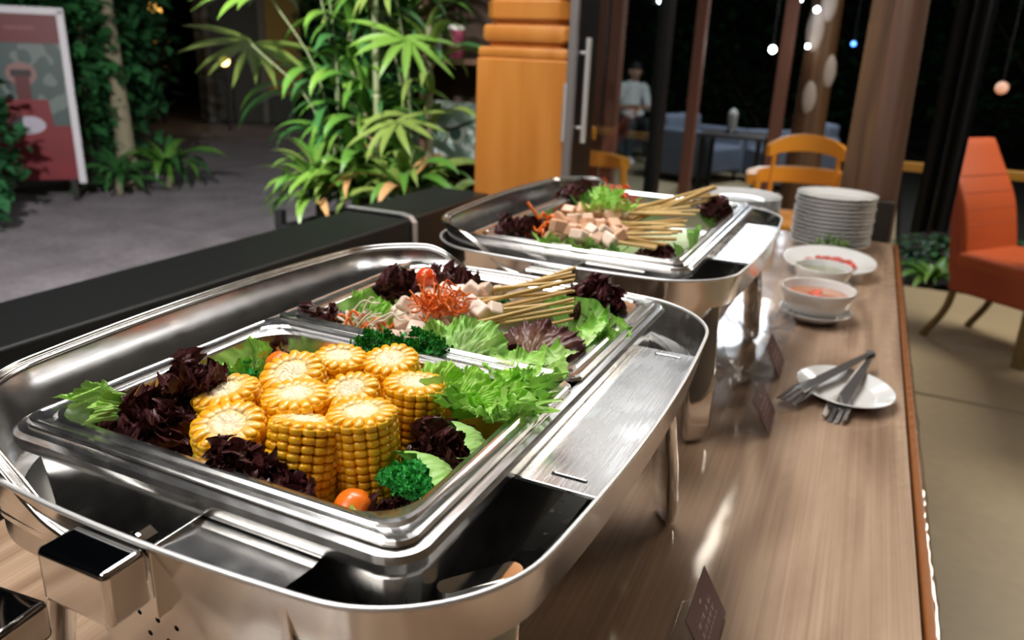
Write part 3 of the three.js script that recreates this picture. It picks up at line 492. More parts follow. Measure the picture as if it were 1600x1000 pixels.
{ const t = thing('banana_leaf', 'flat green leaf lining the bottom of the ham skewer pan', 'leaf', [0, RIM - 0.0575, -0.1335]);
  part(t, 'blade', tinted(loft([0, 1].map(k => rrect(0.1295, 0.0985, 0.035, 8).map(([x, z]) => [x, 0.0012 * k + 0.002 * noise(x * 40, z * 40, 5), z])).reverse(), { cap0: true, cap1: true }), (x, y, z) => mix3([0.10, 0.25, 0.02], [0.17, 0.34, 0.04], 0.5 + 0.5 * Math.sin(x * 700))), M.lettuce); }
// ---------------------------------------------------------------- parsley
const sprigGeo = [1, 2, 3].map(k => ruffle({ R: 0.0105, spread: 2.6, amp: 0.35, f: 6, f2: 15, cup: 0.25, jag: 0.35, nth: 26, nr: 5, seed: 40 + k, r0: 0.15, color: (t, s, n) => mix3([0.035, 0.31, 0.05], [0.07, 0.52, 0.11], t + n) }));
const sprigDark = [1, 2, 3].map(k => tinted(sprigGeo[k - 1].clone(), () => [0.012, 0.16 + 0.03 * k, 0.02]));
function parsley(p, r3, n, label, dark, seed) {
  const t = thing('curly_parsley', label, 'parsley', [p[0], RIM + p[1], p[2]]), q = rng(seed), list = [], st = [];
  const m4 = new THREE.Matrix4(), e = new THREE.Euler();
  for (let i = 0; i < n; i++) {
    const a = q() * 6.283, u = Math.sqrt(q()), hgt = (0.35 + 0.65 * q()) * (1 - 0.6 * u * u), x = r3[0] * u * Math.cos(a), z = r3[2] * u * Math.sin(a), y = r3[1] * hgt;
    e.set(-0.3 - q() * 0.9, q() * 6.283, (q() - 0.5) * 0.8, 'YXZ'); m4.makeRotationFromEuler(e).scale(V3(1, 1, 1).multiplyScalar(0.36 + 0.3 * q())).setPosition(x, y, z);
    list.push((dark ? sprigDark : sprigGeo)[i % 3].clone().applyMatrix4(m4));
    if (i % 4 === 0) st.push(rod([x * 0.25, -0.004, z * 0.25], [x, y, z], 0.0009, 0.0006, 5));
  }
  stuff(part(t, 'foliage', list, M.herb)); stuff(part(t, 'stalks', tinted(merge(st), () => [0.16, 0.36, 0.08]), M.herb));
}
parsley([0.108, -0.032, 0.166], [0.025, 0.020, 0.017], 230, 'bright green curly parsley at the near right of the corn', false, 7);
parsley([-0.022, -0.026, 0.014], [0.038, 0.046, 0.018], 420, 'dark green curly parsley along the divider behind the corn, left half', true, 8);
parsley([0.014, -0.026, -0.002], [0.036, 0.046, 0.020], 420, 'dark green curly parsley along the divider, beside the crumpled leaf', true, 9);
parsley([-0.118, -0.040, 0.088], [0.016, 0.034, 0.016], 45, 'small green parsley sprig at the back left of the corn', false, 10);
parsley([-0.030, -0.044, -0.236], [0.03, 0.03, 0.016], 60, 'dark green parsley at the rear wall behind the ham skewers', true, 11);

// ---------------------------------------------------------------- carrots, tomato
function knob(rx, ry, rz, seed) { const g = new THREE.SphereGeometry(1, 28, 18), p = g.attributes.position; for (let i = 0; i < p.count; i++) { const x = p.getX(i), y = p.getY(i), z = p.getZ(i), k = 1 + 0.05 * noise(x * 1.7, y * 1.7, z * 1.7 + seed); p.setXYZ(i, x * rx * k, y * ry * k, z * rz * k); } g.computeVertexNormals(); return g; }
single('carrot_piece', knob(0.0135, 0.0125, 0.014, 1), M.carrot, 'rounded orange carrot piece beside the purple lettuce at the front of the corn', 'carrot', [0.079, RIM - 0.034, 0.199]);
single('carrot_piece', knob(0.017, 0.008, 0.012, 2), M.carrot, 'flatter orange carrot piece partly under the pale leaf tip', 'carrot', [0.070, RIM - 0.040, 0.215]);
single('carrot_piece', knob(0.013, 0.012, 0.012, 3), M.carrot, 'orange carrot piece showing above the slanted corn chunk in the back row', 'carrot', [-0.100, RIM - 0.012, 0.066]);
{ const t = thing('cherry_tomato', 'orange-red cherry tomato on top of the ham cubes', 'tomato', [-0.072, RIM + 0.024, -0.146]); part(t, 'fruit', knob(0.0115, 0.0112, 0.0115, 4), M.tomato); part(t, 'stem_scar', T(new THREE.SphereGeometry(0.0016, 8, 6), 0, 0.011, 0), M.trunk); }

const ORD = ['first', 'second', 'third', 'fourth', 'fifth', 'sixth', 'seventh', 'eighth', 'ninth', 'tenth', 'eleventh', 'twelfth', 'thirteenth', 'fourteenth', 'fifteenth', 'sixteenth', 'seventeenth', 'eighteenth', 'nineteenth', 'twentieth'];
// ---------------------------------------------------------------- skewers
const cubeGeo = [0, 1, 2, 3].map(k => { const g = box(0.019, 0.017, 0.019, 0, 0, 0, 0.0035, 3), p = g.attributes.position; for (let i = 0; i < p.count; i++) { const x = p.getX(i), y = p.getY(i), z = p.getZ(i); p.setXYZ(i, x + 0.0014 * noise(x * 120, y * 120, k * 7) + 0.06 * y * (k - 1.5), y + 0.0014 * noise(y * 120, z * 120, k * 5 + 2), z + 0.0014 * noise(z * 120, x * 120, k * 3 + 4)); } g.computeVertexNormals(); return g; });
const chunkGeo = [0, 1, 2].map(k => { const g = knob(0.0135, 0.0095, 0.012, 20 + k), p = g.attributes.position; for (let i = 0; i < p.count; i++) { const n = 1 + 0.22 * noise(p.getX(i) * 90, p.getY(i) * 90, p.getZ(i) * 90 + k * 9); p.setXYZ(i, p.getX(i) * n, p.getY(i) * n, p.getZ(i) * n); } g.computeVertexNormals(); return g; });
function skewer(tail, tip, meats, geos, mats, label, group, seed, gap = 0.0155, s = 1, thick = 1) {   // tail: end in the meat; tip: free end
  const q = rng(seed), t = thing('skewer', label, 'skewer', tail, 0, group), d = V3(...tip).sub(V3(...tail)), L = d.length(), u = d.clone().normalize();
  part(t, 'stick', rod([0, 0, 0], d.toArray(), 0.0023 * thick, 0.0019 * thick, 8), M.skewer[Math.floor(q() * 3)]);
  for (let k = 0; k < meats; k++) { const m = part(t, 'meat_chunk', geos[Math.floor(q() * geos.length)], mats[Math.floor(q() * mats.length)]); m.position.copy(u).multiplyScalar(0.010 + k * gap); m.rotation.set(q() * 3, q() * 3, q() * 3); const sc = s * (0.74 + 0.2 * q()); m.scale.set(sc * (0.9 + 0.3 * q()), sc * (0.7 + 0.35 * q()), sc * (0.9 + 0.3 * q())); }
}
{
  const q = rng(5), lab = i => `ham skewer in the nearer dish, its free tip ${ORD[i]} from the rear wall`;
  for (let i = 0; i < 16; i++) {
    const k = i / 15, lay = i % 3, hT = 0.002 + 0.011 * lay + 0.004 * q(), tip = [0.070 + 0.03 * k + 0.006 * q(), RIM + 0.002 + 0.020 * (1 - k) + 0.008 * ((i * 2) % 3) + 0.006 * q(), -0.232 + 0.082 * k];
    const tail = [-0.088 + 0.030 * q() + 0.022 * k, RIM - 0.034 + 0.040 * (1 - Math.abs(k - 0.45) * 1.3) * (0.35 + 0.4 * lay), -0.150 + 0.105 * k + 0.055 * (q() - 0.5)]; void hT;
    skewer(tail, tip, 4 + (i % 2), cubeGeo, M.ham, lab(i), 'ham skewers in the nearer dish', 300 + i);
  }
}
function strands(parent, name, mat, n, seed, spread, len, r, lay = 0.02) {
  const q = rng(seed), L = [];
  for (let i = 0; i < n; i++) { const a = q() * 6.28, x = spread[0] * (q() - 0.5), z = spread[2] * (q() - 0.5), y = spread[1] * q(), P = []; let dir = a; let px = x, pz = z, py = y; for (let k = 0; k < 6; k++) { P.push([px, py, pz]); dir += (q() - 0.35) * 0.75; px += Math.cos(dir) * len / 6; pz += Math.sin(dir) * len / 6; py = Math.max(0, py + (q() - 0.5) * lay); } L.push(tube(P, r * (0.8 + 0.5 * q()), 14, 6)); }
  return stuff(part(parent, name, L, mat));
}
{ const t = thing('carrot_garnish', 'tangle of orange carrot shreds on the heap of ham cubes', 'garnish', [-0.018, RIM + 0.012, -0.080]); strands(t, 'shreds', M.carrot, 80, 3, [0.026, 0.016, 0.030], 0.032, 0.0009); }
{ const t = thing('radish_garnish', 'white radish shreds with orange bits at the left of the ham cubes', 'garnish', [-0.108, RIM - 0.022, -0.052]); strands(t, 'white_shreds', M.radish, 34, 4, [0.05, 0.018, 0.045], 0.05, 0.0011); strands(t, 'orange_shreds', M.carrot, 12, 14, [0.045, 0.018, 0.03], 0.04, 0.0016); }
// filling under the skewers: loose ham cubes at the foot of the pile
[[-0.095, -0.034, -0.085], [-0.075, -0.032, -0.066], [-0.050, -0.032, -0.048], [-0.022, -0.030, -0.040], [-0.060, -0.012, -0.082], [-0.036, -0.010, -0.066], [-0.080, -0.010, -0.105], [0.052, -0.012, -0.062], [0.046, -0.004, -0.078], [0.012, 0.006, -0.118], [-0.05, 0.004, -0.118]].forEach((p, i) => {
  const o = single('ham_cube', cubeGeo[i % 4], M.ham[i % 3], 'ham cube ' + ['by the white shreds at the left foot of the pile', 'at the pile foot, next to the one by the white shreds', 'at the foot of the pile in front of the carrot shreds', 'at the foot of the pile, touching the dark green parsley', 'on the front slope under the left edge of the carrot shreds', 'on the front slope under the middle of the carrot shreds', 'on the left slope of the pile above the white shreds', 'beside the large pale crumpled leaf, the lower of two', 'beside the large pale crumpled leaf, the upper of two', 'where the sticks leave the pile of ham', 'on the crest of the pile under the tomato'][i], 'ham', [p[0], RIM + p[1], p[2]], 'loose ham cubes in the skewer pan'); o.rotation.set(i * 1.3, i * 0.7, i); o.scale.setScalar(1.05);
});

// ---------------------------------------------------------------- food in the farther dish
const X2 = -0.014, Z2 = -0.712;
{
  const q = rng(15), lab = i => i > 19 ? `raised fish skewer over the far corner of the farther dish, ${ORD[i - 20]} in its bundle` : `fish skewer lying low in the farther dish, its tip ${ORD[19 - i]} from the near wall`;
  for (let i = 0; i < 28; i++) {
    const high = i > 19, k = high ? i / 27 : i / 19, tail = [-0.085 + 0.09 * q(), RIM + 0.000 + 0.030 * q(), -0.60 + 0.14 * k * (high ? 0 : 1) + (high ? 0.02 * q() : 0)];
    const tip = high ? [0.100 + 0.02 * q(), RIM + 0.028 + 0.034 * q(), -0.80 - 0.06 * q()] : [0.078 + 0.035 * q(), RIM + 0.000 + 0.03 * (1 - k) + 0.006 * q(), -0.715 + 0.205 * k];
    skewer(tail, tip, high ? 2 : 3, cubeGeo, M.fish, lab(i), 'fish skewers in the farther dish', 400 + i, 0.021, 1.3, 1.35);
  }
}
redClump([-0.118, -0.016, -0.512], F(5, 0.035, 0.02, 1.0, 111, 0.9), 'dark purple lettuce at the near left corner of the farther dish');
redClump([-0.160, -0.018, -0.85], F(4, 0.02, 0.02, 1.1, 112, 1.1), 'dark purple lettuce at the far left corner of the farther dish');
redClump([0.112, -0.010, -0.845], F(4, 0.016, 0.02, 1.0, 114, 1.0), 'dark lettuce at the raised stick tips of the farther dish');
redClump([0.090, -0.026, -0.535], F(3, 0.012, 0.012, 0.75, 113, 0.9), 'small red-brown lettuce piece under the lowest fish skewers');
{ const t = thing('banana_leaf', 'flat green leaf lining the farther food pan under the fish skewers', 'leaf', [X2, RIM - 0.0575, Z2]);
  part(t, 'blade', tinted(loft([0, 1].map(k => rrect(0.120, 0.215, 0.05, 8).map(([x, z]) => [x - 0.005, 0.0012 * k + 0.002 * noise(x * 40, z * 40, 5), z - 0.008])).reverse(), { cap0: true, cap1: true }), (x, y, z) => mix3([0.16, 0.25, 0.04], [0.22, 0.33, 0.06], 0.5 + 0.5 * Math.sin(x * 700))), M.lettuce); }
{ const t = thing('carrot_garnish', 'orange carrot shreds beside the fish chunks in the farther dish', 'garnish', [-0.082, RIM - 0.006, -0.528]); strands(t, 'shreds', M.carrot, 26, 23, [0.035, 0.03, 0.035], 0.04, 0.002); }
{ const t = thing('carrot_garnish', 'orange carrot shreds at the far left of the farther dish', 'garnish', [-0.105, RIM - 0.006, -0.90]); strands(t, 'shreds', M.tomato, 20, 24, [0.035, 0.02, 0.03], 0.04, 0.002); }
greens([-0.030, 0.028, -0.600], 'pale shredded lettuce on top of the fish chunks', [[frill(0.05, 31, LIME, { jag: 0.4 }), -0.02, 0, 0, 1.2, 0.3], [frill(0.05, 32, LIME, { jag: 0.4 }), 0, 0.004, 0, 2.8, 0.5], [frill(0.05, 33, LIME, { jag: 0.4 }), 0.03, 0, -0.02, 0.4, 0.3]]);
greens([0.122, -0.030, -0.600], 'upright green leaf at the right wall of the farther dish', [[smooth(0.055, 34, [0.22, 0.52, 0.08], { spread: 0.9, cup: 0.3 }), 0, 0, 0, 1.6, 1.2], [smooth(0.045, 35, [0.22, 0.52, 0.08], { spread: 0.9, cup: 0.3 }), -0.006, 0, 0.03, 0.6, 0.8]]);
greens([0.095, -0.030, -0.885], 'green lettuce in the far right corner of the farther dish', [[frill(0.045, 36, DEEP), 0, 0, 0, 2.0, 0.8], [frill(0.045, 37, DEEP), 0.01, 0, 0.03, 0.8, 0.8]]);
greens([-0.035, -0.014, -0.475], 'green leaves along the near wall under the fish chunks', [[frill(0.045, 38, GREEN), -0.02, 0, 0.0, 0.3, 0.7], [frill(0.045, 39, GREEN), 0.03, 0, 0.0, 0.9, 0.6], [frill(0.04, 40, DEEP), 0.07, 0, -0.01, 0.2, 0.6]]);
greens([-0.120, -0.020, -0.80], 'green lettuce beside the far purple lettuce of the farther dish', [[frill(0.06, 41, DEEP), 0, 0, 0, 1.0, 0.9], [frill(0.06, 42, GREEN), 0.03, 0, 0, 2.4, 0.8]]);

// ---------------------------------------------------------------- crockery on the table
const TT = 0.801;
const plateProfile = (r) => [[0, 0.0], [r * 0.62, 0.0], [r * 0.66, 0.0025], [r * 0.97, 0.0165], [r, 0.0185], [r * 0.995, 0.0205], [r * 0.96, 0.0195], [r * 0.66, 0.0065], [r * 0.6, 0.004], [0, 0.0035]];
function plateThing(name, r, label, p, group, cat = 'plate') { const t = thing(name, label, cat, p, 0, group); part(t, 'dish', lathe(plateProfile(r), 64), M.porcelain); part(t, 'foot_ring', lathe([[r * 0.5, -0.001], [r * 0.56, -0.001], [r * 0.57, 0.001], [r * 0.49, 0.001]], 48), M.porcelain); return t; }
{
  const g = 'plates of the tall stack';
  const p0 = plateThing('dinner_plate', 0.114, 'lowest white plate of the tall stack, resting on the table', [0.262, TT + 0.001, -1.93], g);
  for (let i = 1; i < 13; i++) copyOf(p0, [0.262 + 0.0016 * Math.sin(i * 2.3), TT + 0.001 + i * 0.0116, -1.93 + 0.0016 * Math.cos(i * 1.7)], 0, i === 12 ? 'topmost white plate of the tall stack, beside the brown post' : `white plate ${ORD[12 - i]} from the top of the tall stack behind the herb dish`, g);
  const g2 = 'plates of the stack behind the farther dish', p1 = copyOf(p0, [-0.02, TT + 0.001, -1.94], 0, 'lowest white plate of the stack behind the farther chafing dish', g2); p1.scale.set(1.12, 1, 1.12);
  for (let i = 1; i < 11; i++) copyOf(p1, [-0.02 + 0.0016 * Math.sin(i * 1.9), TT + 0.001 + i * 0.0105, -1.94], 0, i === 10 ? 'topmost white plate of the stack behind the farther chafing dish' : `white plate ${ORD[10 - i]} from the top of the stack behind the farther chafing dish`, g2);
}
function bowlThing(name, r, h, label, p, content, mat, level) {
  const t = thing(name, label, 'bowl', p);
  part(t, 'body', lathe([[0, 0.004], [r * 0.5, 0.004], [r * 0.52, 0], [r * 0.58, 0], [r * 0.62, 0.006], [r * 0.86, h * 0.4], [r * 0.96, h * 0.75], [r * 0.985, h - 0.002], [r * 0.97, h], [r * 0.945, h - 0.002], [r * 0.92, h * 0.75], [r * 0.82, h * 0.42], [r * 0.5, 0.010], [0, 0.009]], 64), M.porcelain);
  const c = part(t, content, lathe([[0, h * level], [r * 0.84, h * level + 0.0005], [r * 0.86, h * level - 0.004], [0, h * level - 0.005]], 48), mat);
  return [t, c];
}
const sauceOrange = phys({ color: rgb(0.55, 0.16, 0.03), roughness: 0.15, clearcoat: 1 }), sauceGreen = phys({ color: rgb(0.20, 0.19, 0.055), roughness: 0.15, clearcoat: 1 });
plateThing('saucer', 0.076, 'white saucer under the bowl of orange sauce', [0.291, TT + 0.001, -1.165], undefined, 'saucer');
{ const [t] = bowlThing('sauce_bowl', 0.078, 0.062, 'white bowl of orange chilli sauce on a saucer', [0.291, TT + 0.008, -1.165], 'sauce', sauceOrange, 0.72);
  const q = rng(3), L = []; for (let i = 0; i < 7; i++) { const a = q() * 6.28, d = 0.035 * Math.sqrt(q()); L.push(T(knob(0.006, 0.003, 0.008, i), d * Math.cos(a), 0.047, d * Math.sin(a))); } stuff(part(t, 'chilli_flakes', L, M.tomato)); }
plateThing('saucer', 0.068, 'white saucer under the bowl of green sauce, half hidden', [0.286, TT + 0.001, -1.40], undefined, 'saucer');
bowlThing('sauce_bowl', 0.067, 0.055, 'smaller white bowl of green sauce behind the orange one', [0.283, TT + 0.008, -1.40], 'sauce', sauceGreen, 0.74);
{
  plateThing('side_plate', 0.116, 'white plate holding chopped red chillies', [0.285, TT + 0.018, -1.59]).rotation.x = 0.09;
  const t = thing('chopped_chillies', 'small heap of chopped red chillies on the white plate', 'chilli', [0.290, TT + 0.026, -1.59]), q = rng(8), L = [];
  for (let i = 0; i < 60; i++) { const a = q() * 6.28, d = 0.062 * Math.sqrt(q()); const g = new THREE.TorusGeometry(0.005 + 0.003 * q(), 0.0026, 6, 10); g.rotateX(1.57 + (q() - 0.5)).rotateY(q() * 3); L.push(T(g, d * Math.cos(a), 0.003 + 0.012 * (1 - d / 0.062) * q(), d * Math.sin(a) * 0.9)); }
  stuff(part(t, 'chilli_rings', L, phys({ color: rgb(0.62, 0.04, 0.02), roughness: 0.25, clearcoat: 0.5 })));
  plateThing('side_plate', 0.095, 'white dish of green herbs in front of the tall plate stack', [0.285, TT + 0.001, -1.765], undefined, 'dish').scale.set(0.9, 1, 0.55);
  const h = thing('chopped_herbs', 'heap of chopped green herbs on the dish before the plate stack', 'herbs', [0.280, TT + 0.008, -1.765]), H = [];
  const m4 = new THREE.Matrix4(), e = new THREE.Euler();
  for (let i = 0; i < 130; i++) { const a = q() * 6.28, d = 0.06 * Math.sqrt(q()); e.set(q() * 2 - 1, q() * 6, q() - 0.5); m4.makeRotationFromEuler(e).setPosition(d * Math.cos(a), 0.006 + 0.078 * (1 - d / 0.07) * q(), d * 0.35 * Math.sin(a)); H.push(tinted(sprigGeo[i % 3].clone(), () => [0.16, 0.26, 0.06]).applyMatrix4(m4)); }
  stuff(part(h, 'herb_bits', H, M.herb));
}
// oval plate and serving tongs
{ const t = plateThing('tong_rest_plate', 0.088, 'white plate under the steel serving tongs', [0.377, TT + 0.001, -0.755]); t.scale.set(0.86, 0.8, 1); t.rotation.y = 0.4; }
{
  const t = thing('serving_tongs', 'open steel serving tongs with forked ends resting across the white plate', 'tongs', [0, 0, 0]);
  const mt = phys({ color: rgb(0.22, 0.21, 0.21), metalness: 1, roughness: 0.38 });
  const arm = (hinge, tip, side) => {
    const A = V3(...hinge), Bv = V3(...tip), L = A.distanceTo(Bv), root = new THREE.Group(); root.name = 'arm'; t.add(root); root.position.copy(A); root.quaternion.setFromRotationMatrix(new THREE.Matrix4().lookAt(Bv, A, V3(0, 1, 0)));   // local +z runs to the tip
    const sh = new THREE.Shape(); sh.moveTo(-0.0035, -0.002); sh.lineTo(0.0035, -0.002); sh.lineTo(0.0075, L * 0.3); sh.lineTo(0.0095, L * 0.68); sh.lineTo(0.018, L * 0.80);
    for (let k = 0; k < 4; k++) { const x0 = 0.018 - k * 0.0096, x1 = x0 - 0.0055; sh.lineTo(x0, L * (0.99 - 0.015 * Math.abs(k - 1.5))); sh.lineTo(x1, L * (0.99 - 0.015 * Math.abs(k - 1.5))); if (k < 3) { sh.lineTo(x1 - 0.0004, L * 0.84); sh.lineTo(x1 - 0.0036, L * 0.84); } }
    sh.lineTo(-0.018, L * 0.80); sh.lineTo(-0.0095, L * 0.68); sh.lineTo(-0.0075, L * 0.3); sh.closePath();
    const g = new THREE.ExtrudeGeometry(sh, { depth: 0.0016, bevelEnabled: true, bevelSize: 0.0006, bevelThickness: 0.0006, bevelSegments: 1 }).rotateX(Math.PI / 2), p = g.attributes.position;
    for (let i = 0; i < p.count; i++) { const z = p.getZ(i), x = p.getX(i), u = Math.max(0, z / L - 0.68) / 0.32; p.setY(i, p.getY(i) + side * 0.006 * (1 - (x / 0.018) ** 2) * sm(0.6, 0.8, z / L) - 0.010 * u * u); }
    g.computeVertexNormals(); const o = part(root, 'arm_blade', g, mt); return o;
  };
  arm([0.408, TT + 0.034, -0.895], [0.290, TT + 0.014, -0.650], 1);
  arm([0.410, TT + 0.028, -0.895], [0.366, TT + 0.014, -0.628], -1);
  part(t, 'spring', T(box(0.016, 0.012, 0.012, 0, 0, 0, 0.003), 0.409, TT + 0.030, -0.898), mt);
  // keep the arms as parts: name their blades plainly
  t.children.slice(0, 2).forEach(g => { const m = g.children[0]; m.applyMatrix4(g.matrix.compose(g.position, g.quaternion, g.scale)); m.name = 'arm'; t.add(m); t.remove(g); });
}
// table cards in clear stands; card faces the guests' side, leaning back
const cardTex = dataTex(128, 160, (u, v) => {
  const bg = [0.36, 0.20, 0.19]; let ink = 0;
  const rows = [[0.36, 0.09, 4], [0.52, 0.09, 5], [0.68, 0.05, 7]];
  for (const [y, h, n] of rows) { const k = (u - 0.2) / 0.6 * n, f = k - Math.floor(k), a = (v - y) / h; if (k > 0 && k < n && a > 0 && a < 1 && f < 0.78) { const m = Math.abs(Math.sin(a * 9.4 + Math.floor(k) * 2)) < 0.45 || Math.abs(f - 0.36 + 0.2 * Math.sin(Math.floor(k) * 5)) < 0.09; if (m) ink = 1; } }
  if (Math.hypot((u - 0.5) * 0.8, v - 0.2) < 0.03) ink = 1;
  return ink ? [0.72, 0.62, 0.60] : bg;
}, true);
function tableCard(label, p, ry, h = 0.075, w = 0.075) {
  const t = thing('table_card', label, 'sign', p, ry), lean = 0.52;
  // cross-section in x (towards the guests) and y; runs along z
  const s = (x0, y0, x1, y1, th) => { const g = box(Math.hypot(x1 - x0, y1 - y0), th, w, 0, 0, 0, 0.0008); g.rotateZ(Math.atan2(y1 - y0, x1 - x0)); return T(g, (x0 + x1) / 2, (y0 + y1) / 2, 0); };
  const bx = h * Math.sin(lean), by = h * Math.cos(lean);
  part(t, 'clear_stand', [s(0, by, bx, 0.002, 0.002), s(-bx * 0.5, 0.002, bx, 0.002, 0.002)], M.acrylic);
  const c = new THREE.PlaneGeometry(w * 0.97, h * 0.97); const g = box(w * 0.97, h * 0.97, 0.0008, 0, 0, 0, 0.0003, 1), u = g.attributes.uv, q = g.attributes.position; void c;
  for (let i = 0; i < u.count; i++) u.setXY(i, q.getX(i) / w + 0.5, 0.5 - q.getY(i) / h);
  g.rotateY(Math.PI / 2).rotateZ(lean); T(g, bx / 2 + 0.0022 * Math.cos(lean), by / 2 + 0.001 + 0.0022 * Math.sin(lean), 0);
  part(t, 'card', g, std({ map: cardTex, roughness: 0.5 }));
  
  return t;
}
tableCard('maroon table card in a clear stand, nearest the camera by the table front', [0.277, TT, -0.057], 0.03, 0.056, 0.092);
tableCard('maroon table card between the two chafing dishes, closest to the tongs', [0.254, TT, -0.575], 0.03, 0.058, 0.095);
tableCard('farthest maroon table card, beside the bowl of orange sauce', [0.238, TT, -0.81], 0.03, 0.060, 0.095);
{ // a small crumple of clear wrap by the far cards
  const g = ruffle({ R: 0.075, spread: 5.6, amp: 0.5, f: 7, f2: 19, cup: 0.4, seed: 61, color: () => [1, 1, 1], nth: 120, nr: 18 }); g.deleteAttribute('color');
  single('plastic_wrap', g, phys({ color: rgb(0.9, 0.9, 0.92), roughness: 0.12, transmission: 0.75, thickness: 0, side: THREE.DoubleSide }), 'crumpled clear plastic wrap glittering left of the farthest table card', 'plastic wrap', [0.20, TT + 0.03, -0.93]);
  const g2 = g.clone().scale(0.7, 0.7, 0.7); single('plastic_wrap', g2, phys({ color: rgb(0.9, 0.9, 0.92), roughness: 0.12, transmission: 0.75, thickness: 0, side: THREE.DoubleSide }), 'small crumple of clear wrap beside the front leg of the farther dish', 'plastic wrap', [0.215, TT + 0.022, -0.70]);
}

// ---------------------------------------------------------------- carved column, door, posts
{
  const t = thing('carved_column', 'square orange-brown wooden column with carved mouldings above a plain shaft', 'column', [-0.712, 0, -1.861]);
  part(t, 'shaft', uvBox(0.318, 1.30, 0.18, 0, 0.65, 0, 0.006), M.columnWood);
  const ring = (y0, y1, w, cut) => { const h = w / 2, o = []; for (const [a, b] of [[h, h - cut], [h - cut, h], [-h + cut, h], [-h, h - cut], [-h, -h + cut], [-h + cut, -h], [h - cut, -h], [h, -h + cut]]) o.push([a, b]); return slab(o.map(([a, b]) => [a, b - Math.sign(b) * 0.068]), y0, y1, 0.008); };
  let y = 1.30;
  for (const [h, w, cut] of [[0.034, 0.312, 0.004], [0.016, 0.270, 0.012], [0.050, 0.296, 0.012], [0.014, 0.262, 0.02], [0.062, 0.286, 0.03], [0.018, 0.25, 0.02], [0.050, 0.300, 0.02], [0.014, 0.262, 0.02], [0.07, 0.31, 0.012], [0.02, 0.27, 0.02]]) { const g = ring(y, y + h, w, cut), p = g.attributes.position, u = g.attributes.uv; for (let i = 0; i < p.count; i++) u.setXY(i, p.getX(i) + p.getZ(i) * 0.5, p.getY(i)); part(t, 'moulding', g, M.columnWood); y += h; }
  part(t, 'upper_shaft', uvBox(0.30, 2.9 - y, 0.17, 0, (2.9 + y) / 2, 0, 0.006), M.columnWood);
}
{
  const t = thing('glass_door', 'clear glass door leaf with a black metal frame beside the carved column', 'door', [-0.632, 0, -1.985], 0);
  t.rotation.y = 1.38;                                 // opened towards the terrace side
  const W = 0.72, Hh = 2.4;
  part(t, 'stile', box(0.075, Hh, 0.05, 0.037, Hh / 2, 0), M.doorMetal); part(t, 'stile', box(0.05, Hh, 0.05, W - 0.025, Hh / 2, 0), M.doorMetal);
  part(t, 'rail', box(W, 0.09, 0.048, W / 2, 0.06, 0), M.doorMetal); part(t, 'rail', box(W, 0.07, 0.048, W / 2, Hh - 0.04, 0), M.doorMetal);
  part(t, 'pane', box(W - 0.12, Hh - 0.16, 0.008, W / 2 + 0.012, Hh / 2, 0, 0.001, 1), M.glass);
}
{ const d = struct('door_1', box(0.022, 2.88, 0.18, -0.540, 1.45, -1.872), M.doorMetal);
  const h = part(d, 'door_handle', rod([-0.507, 1.055, -1.815], [-0.507, 1.370, -1.815], 0.0095, 0.0095, 16), M.satin, 'long upright bright metal handle');
  for (const y of [1.10, 1.325]) part(h, 'bracket', rod([-0.53, y, -1.815], [-0.507, y, -1.815], 0.006, 0.006, 10), M.satin); }
struct('trim_2', box(0.026, 2.88, 0.022, -0.540, 1.45, -1.770), phys({ color: rgb(0.30, 0.28, 0.28), roughness: 0.4, metalness: 0.5 }));
single('chrome_strip', rod([-0.5545, 1.06, -1.764], [-0.5545, 1.235, -1.764], 0.0075, 0.0075, 10), M.satin, 'short bright metal strip on the right edge of the carved column', 'handle');
{
  const t = thing('wooden_post', 'thick brown wooden post and half-round trunk at the far end of the table', 'post', [0.375, 0, -2.36]);
  part(t, 'square_post', uvBox(0.10, 2.9, 0.12, -0.075, 1.45, 0, 0.006), M.postWood);
  const g = lathe([[0.001, 0], [0.075, 0], [0.066, 0.4], [0.058, 1.2], [0.052, 2.9], [0.001, 2.9]], 28), u = g.attributes.uv, lp = g.attributes.position; for (let i = 0; i < lp.count; i++) lp.setX(i, lp.getX(i) - 0.026 * lp.getY(i)); for (let i = 0; i < u.count; i++) u.setXY(i, u.getX(i) * 0.47, u.getY(i) * 2.9);
  part(t, 'round_trunk', T(g, 0.022, 0, 0.02), phys({ map: woodTex(9.7, [0.48, 0.36, 0.30], [0.34, 0.235, 0.19], [0.3, 1.4], 2.4, 0.7), roughness: 0.5 }));
  part(t, 'base_block', box(0.185, 0.90, 0.18, -0.04, 0.45, 0.02, 0.006), M.tableDark);
}
single('plastic_drape', loft([0, 1].map(k => Array.from({ length: 26 }, (_, i) => { const s = i / 25; return [0.50 + 0.10 * s + 0.025 * Math.sin(s * 14), k ? 2.9 : 0.75, -2.62 + 0.04 * Math.cos(s * 17)]; })), { closed: false, crease: 2 }), phys({ color: rgb(0.010, 0.010, 0.011), roughness: 0.3, side: THREE.DoubleSide }), 'dark hanging drape beside the brown post', 'curtain');
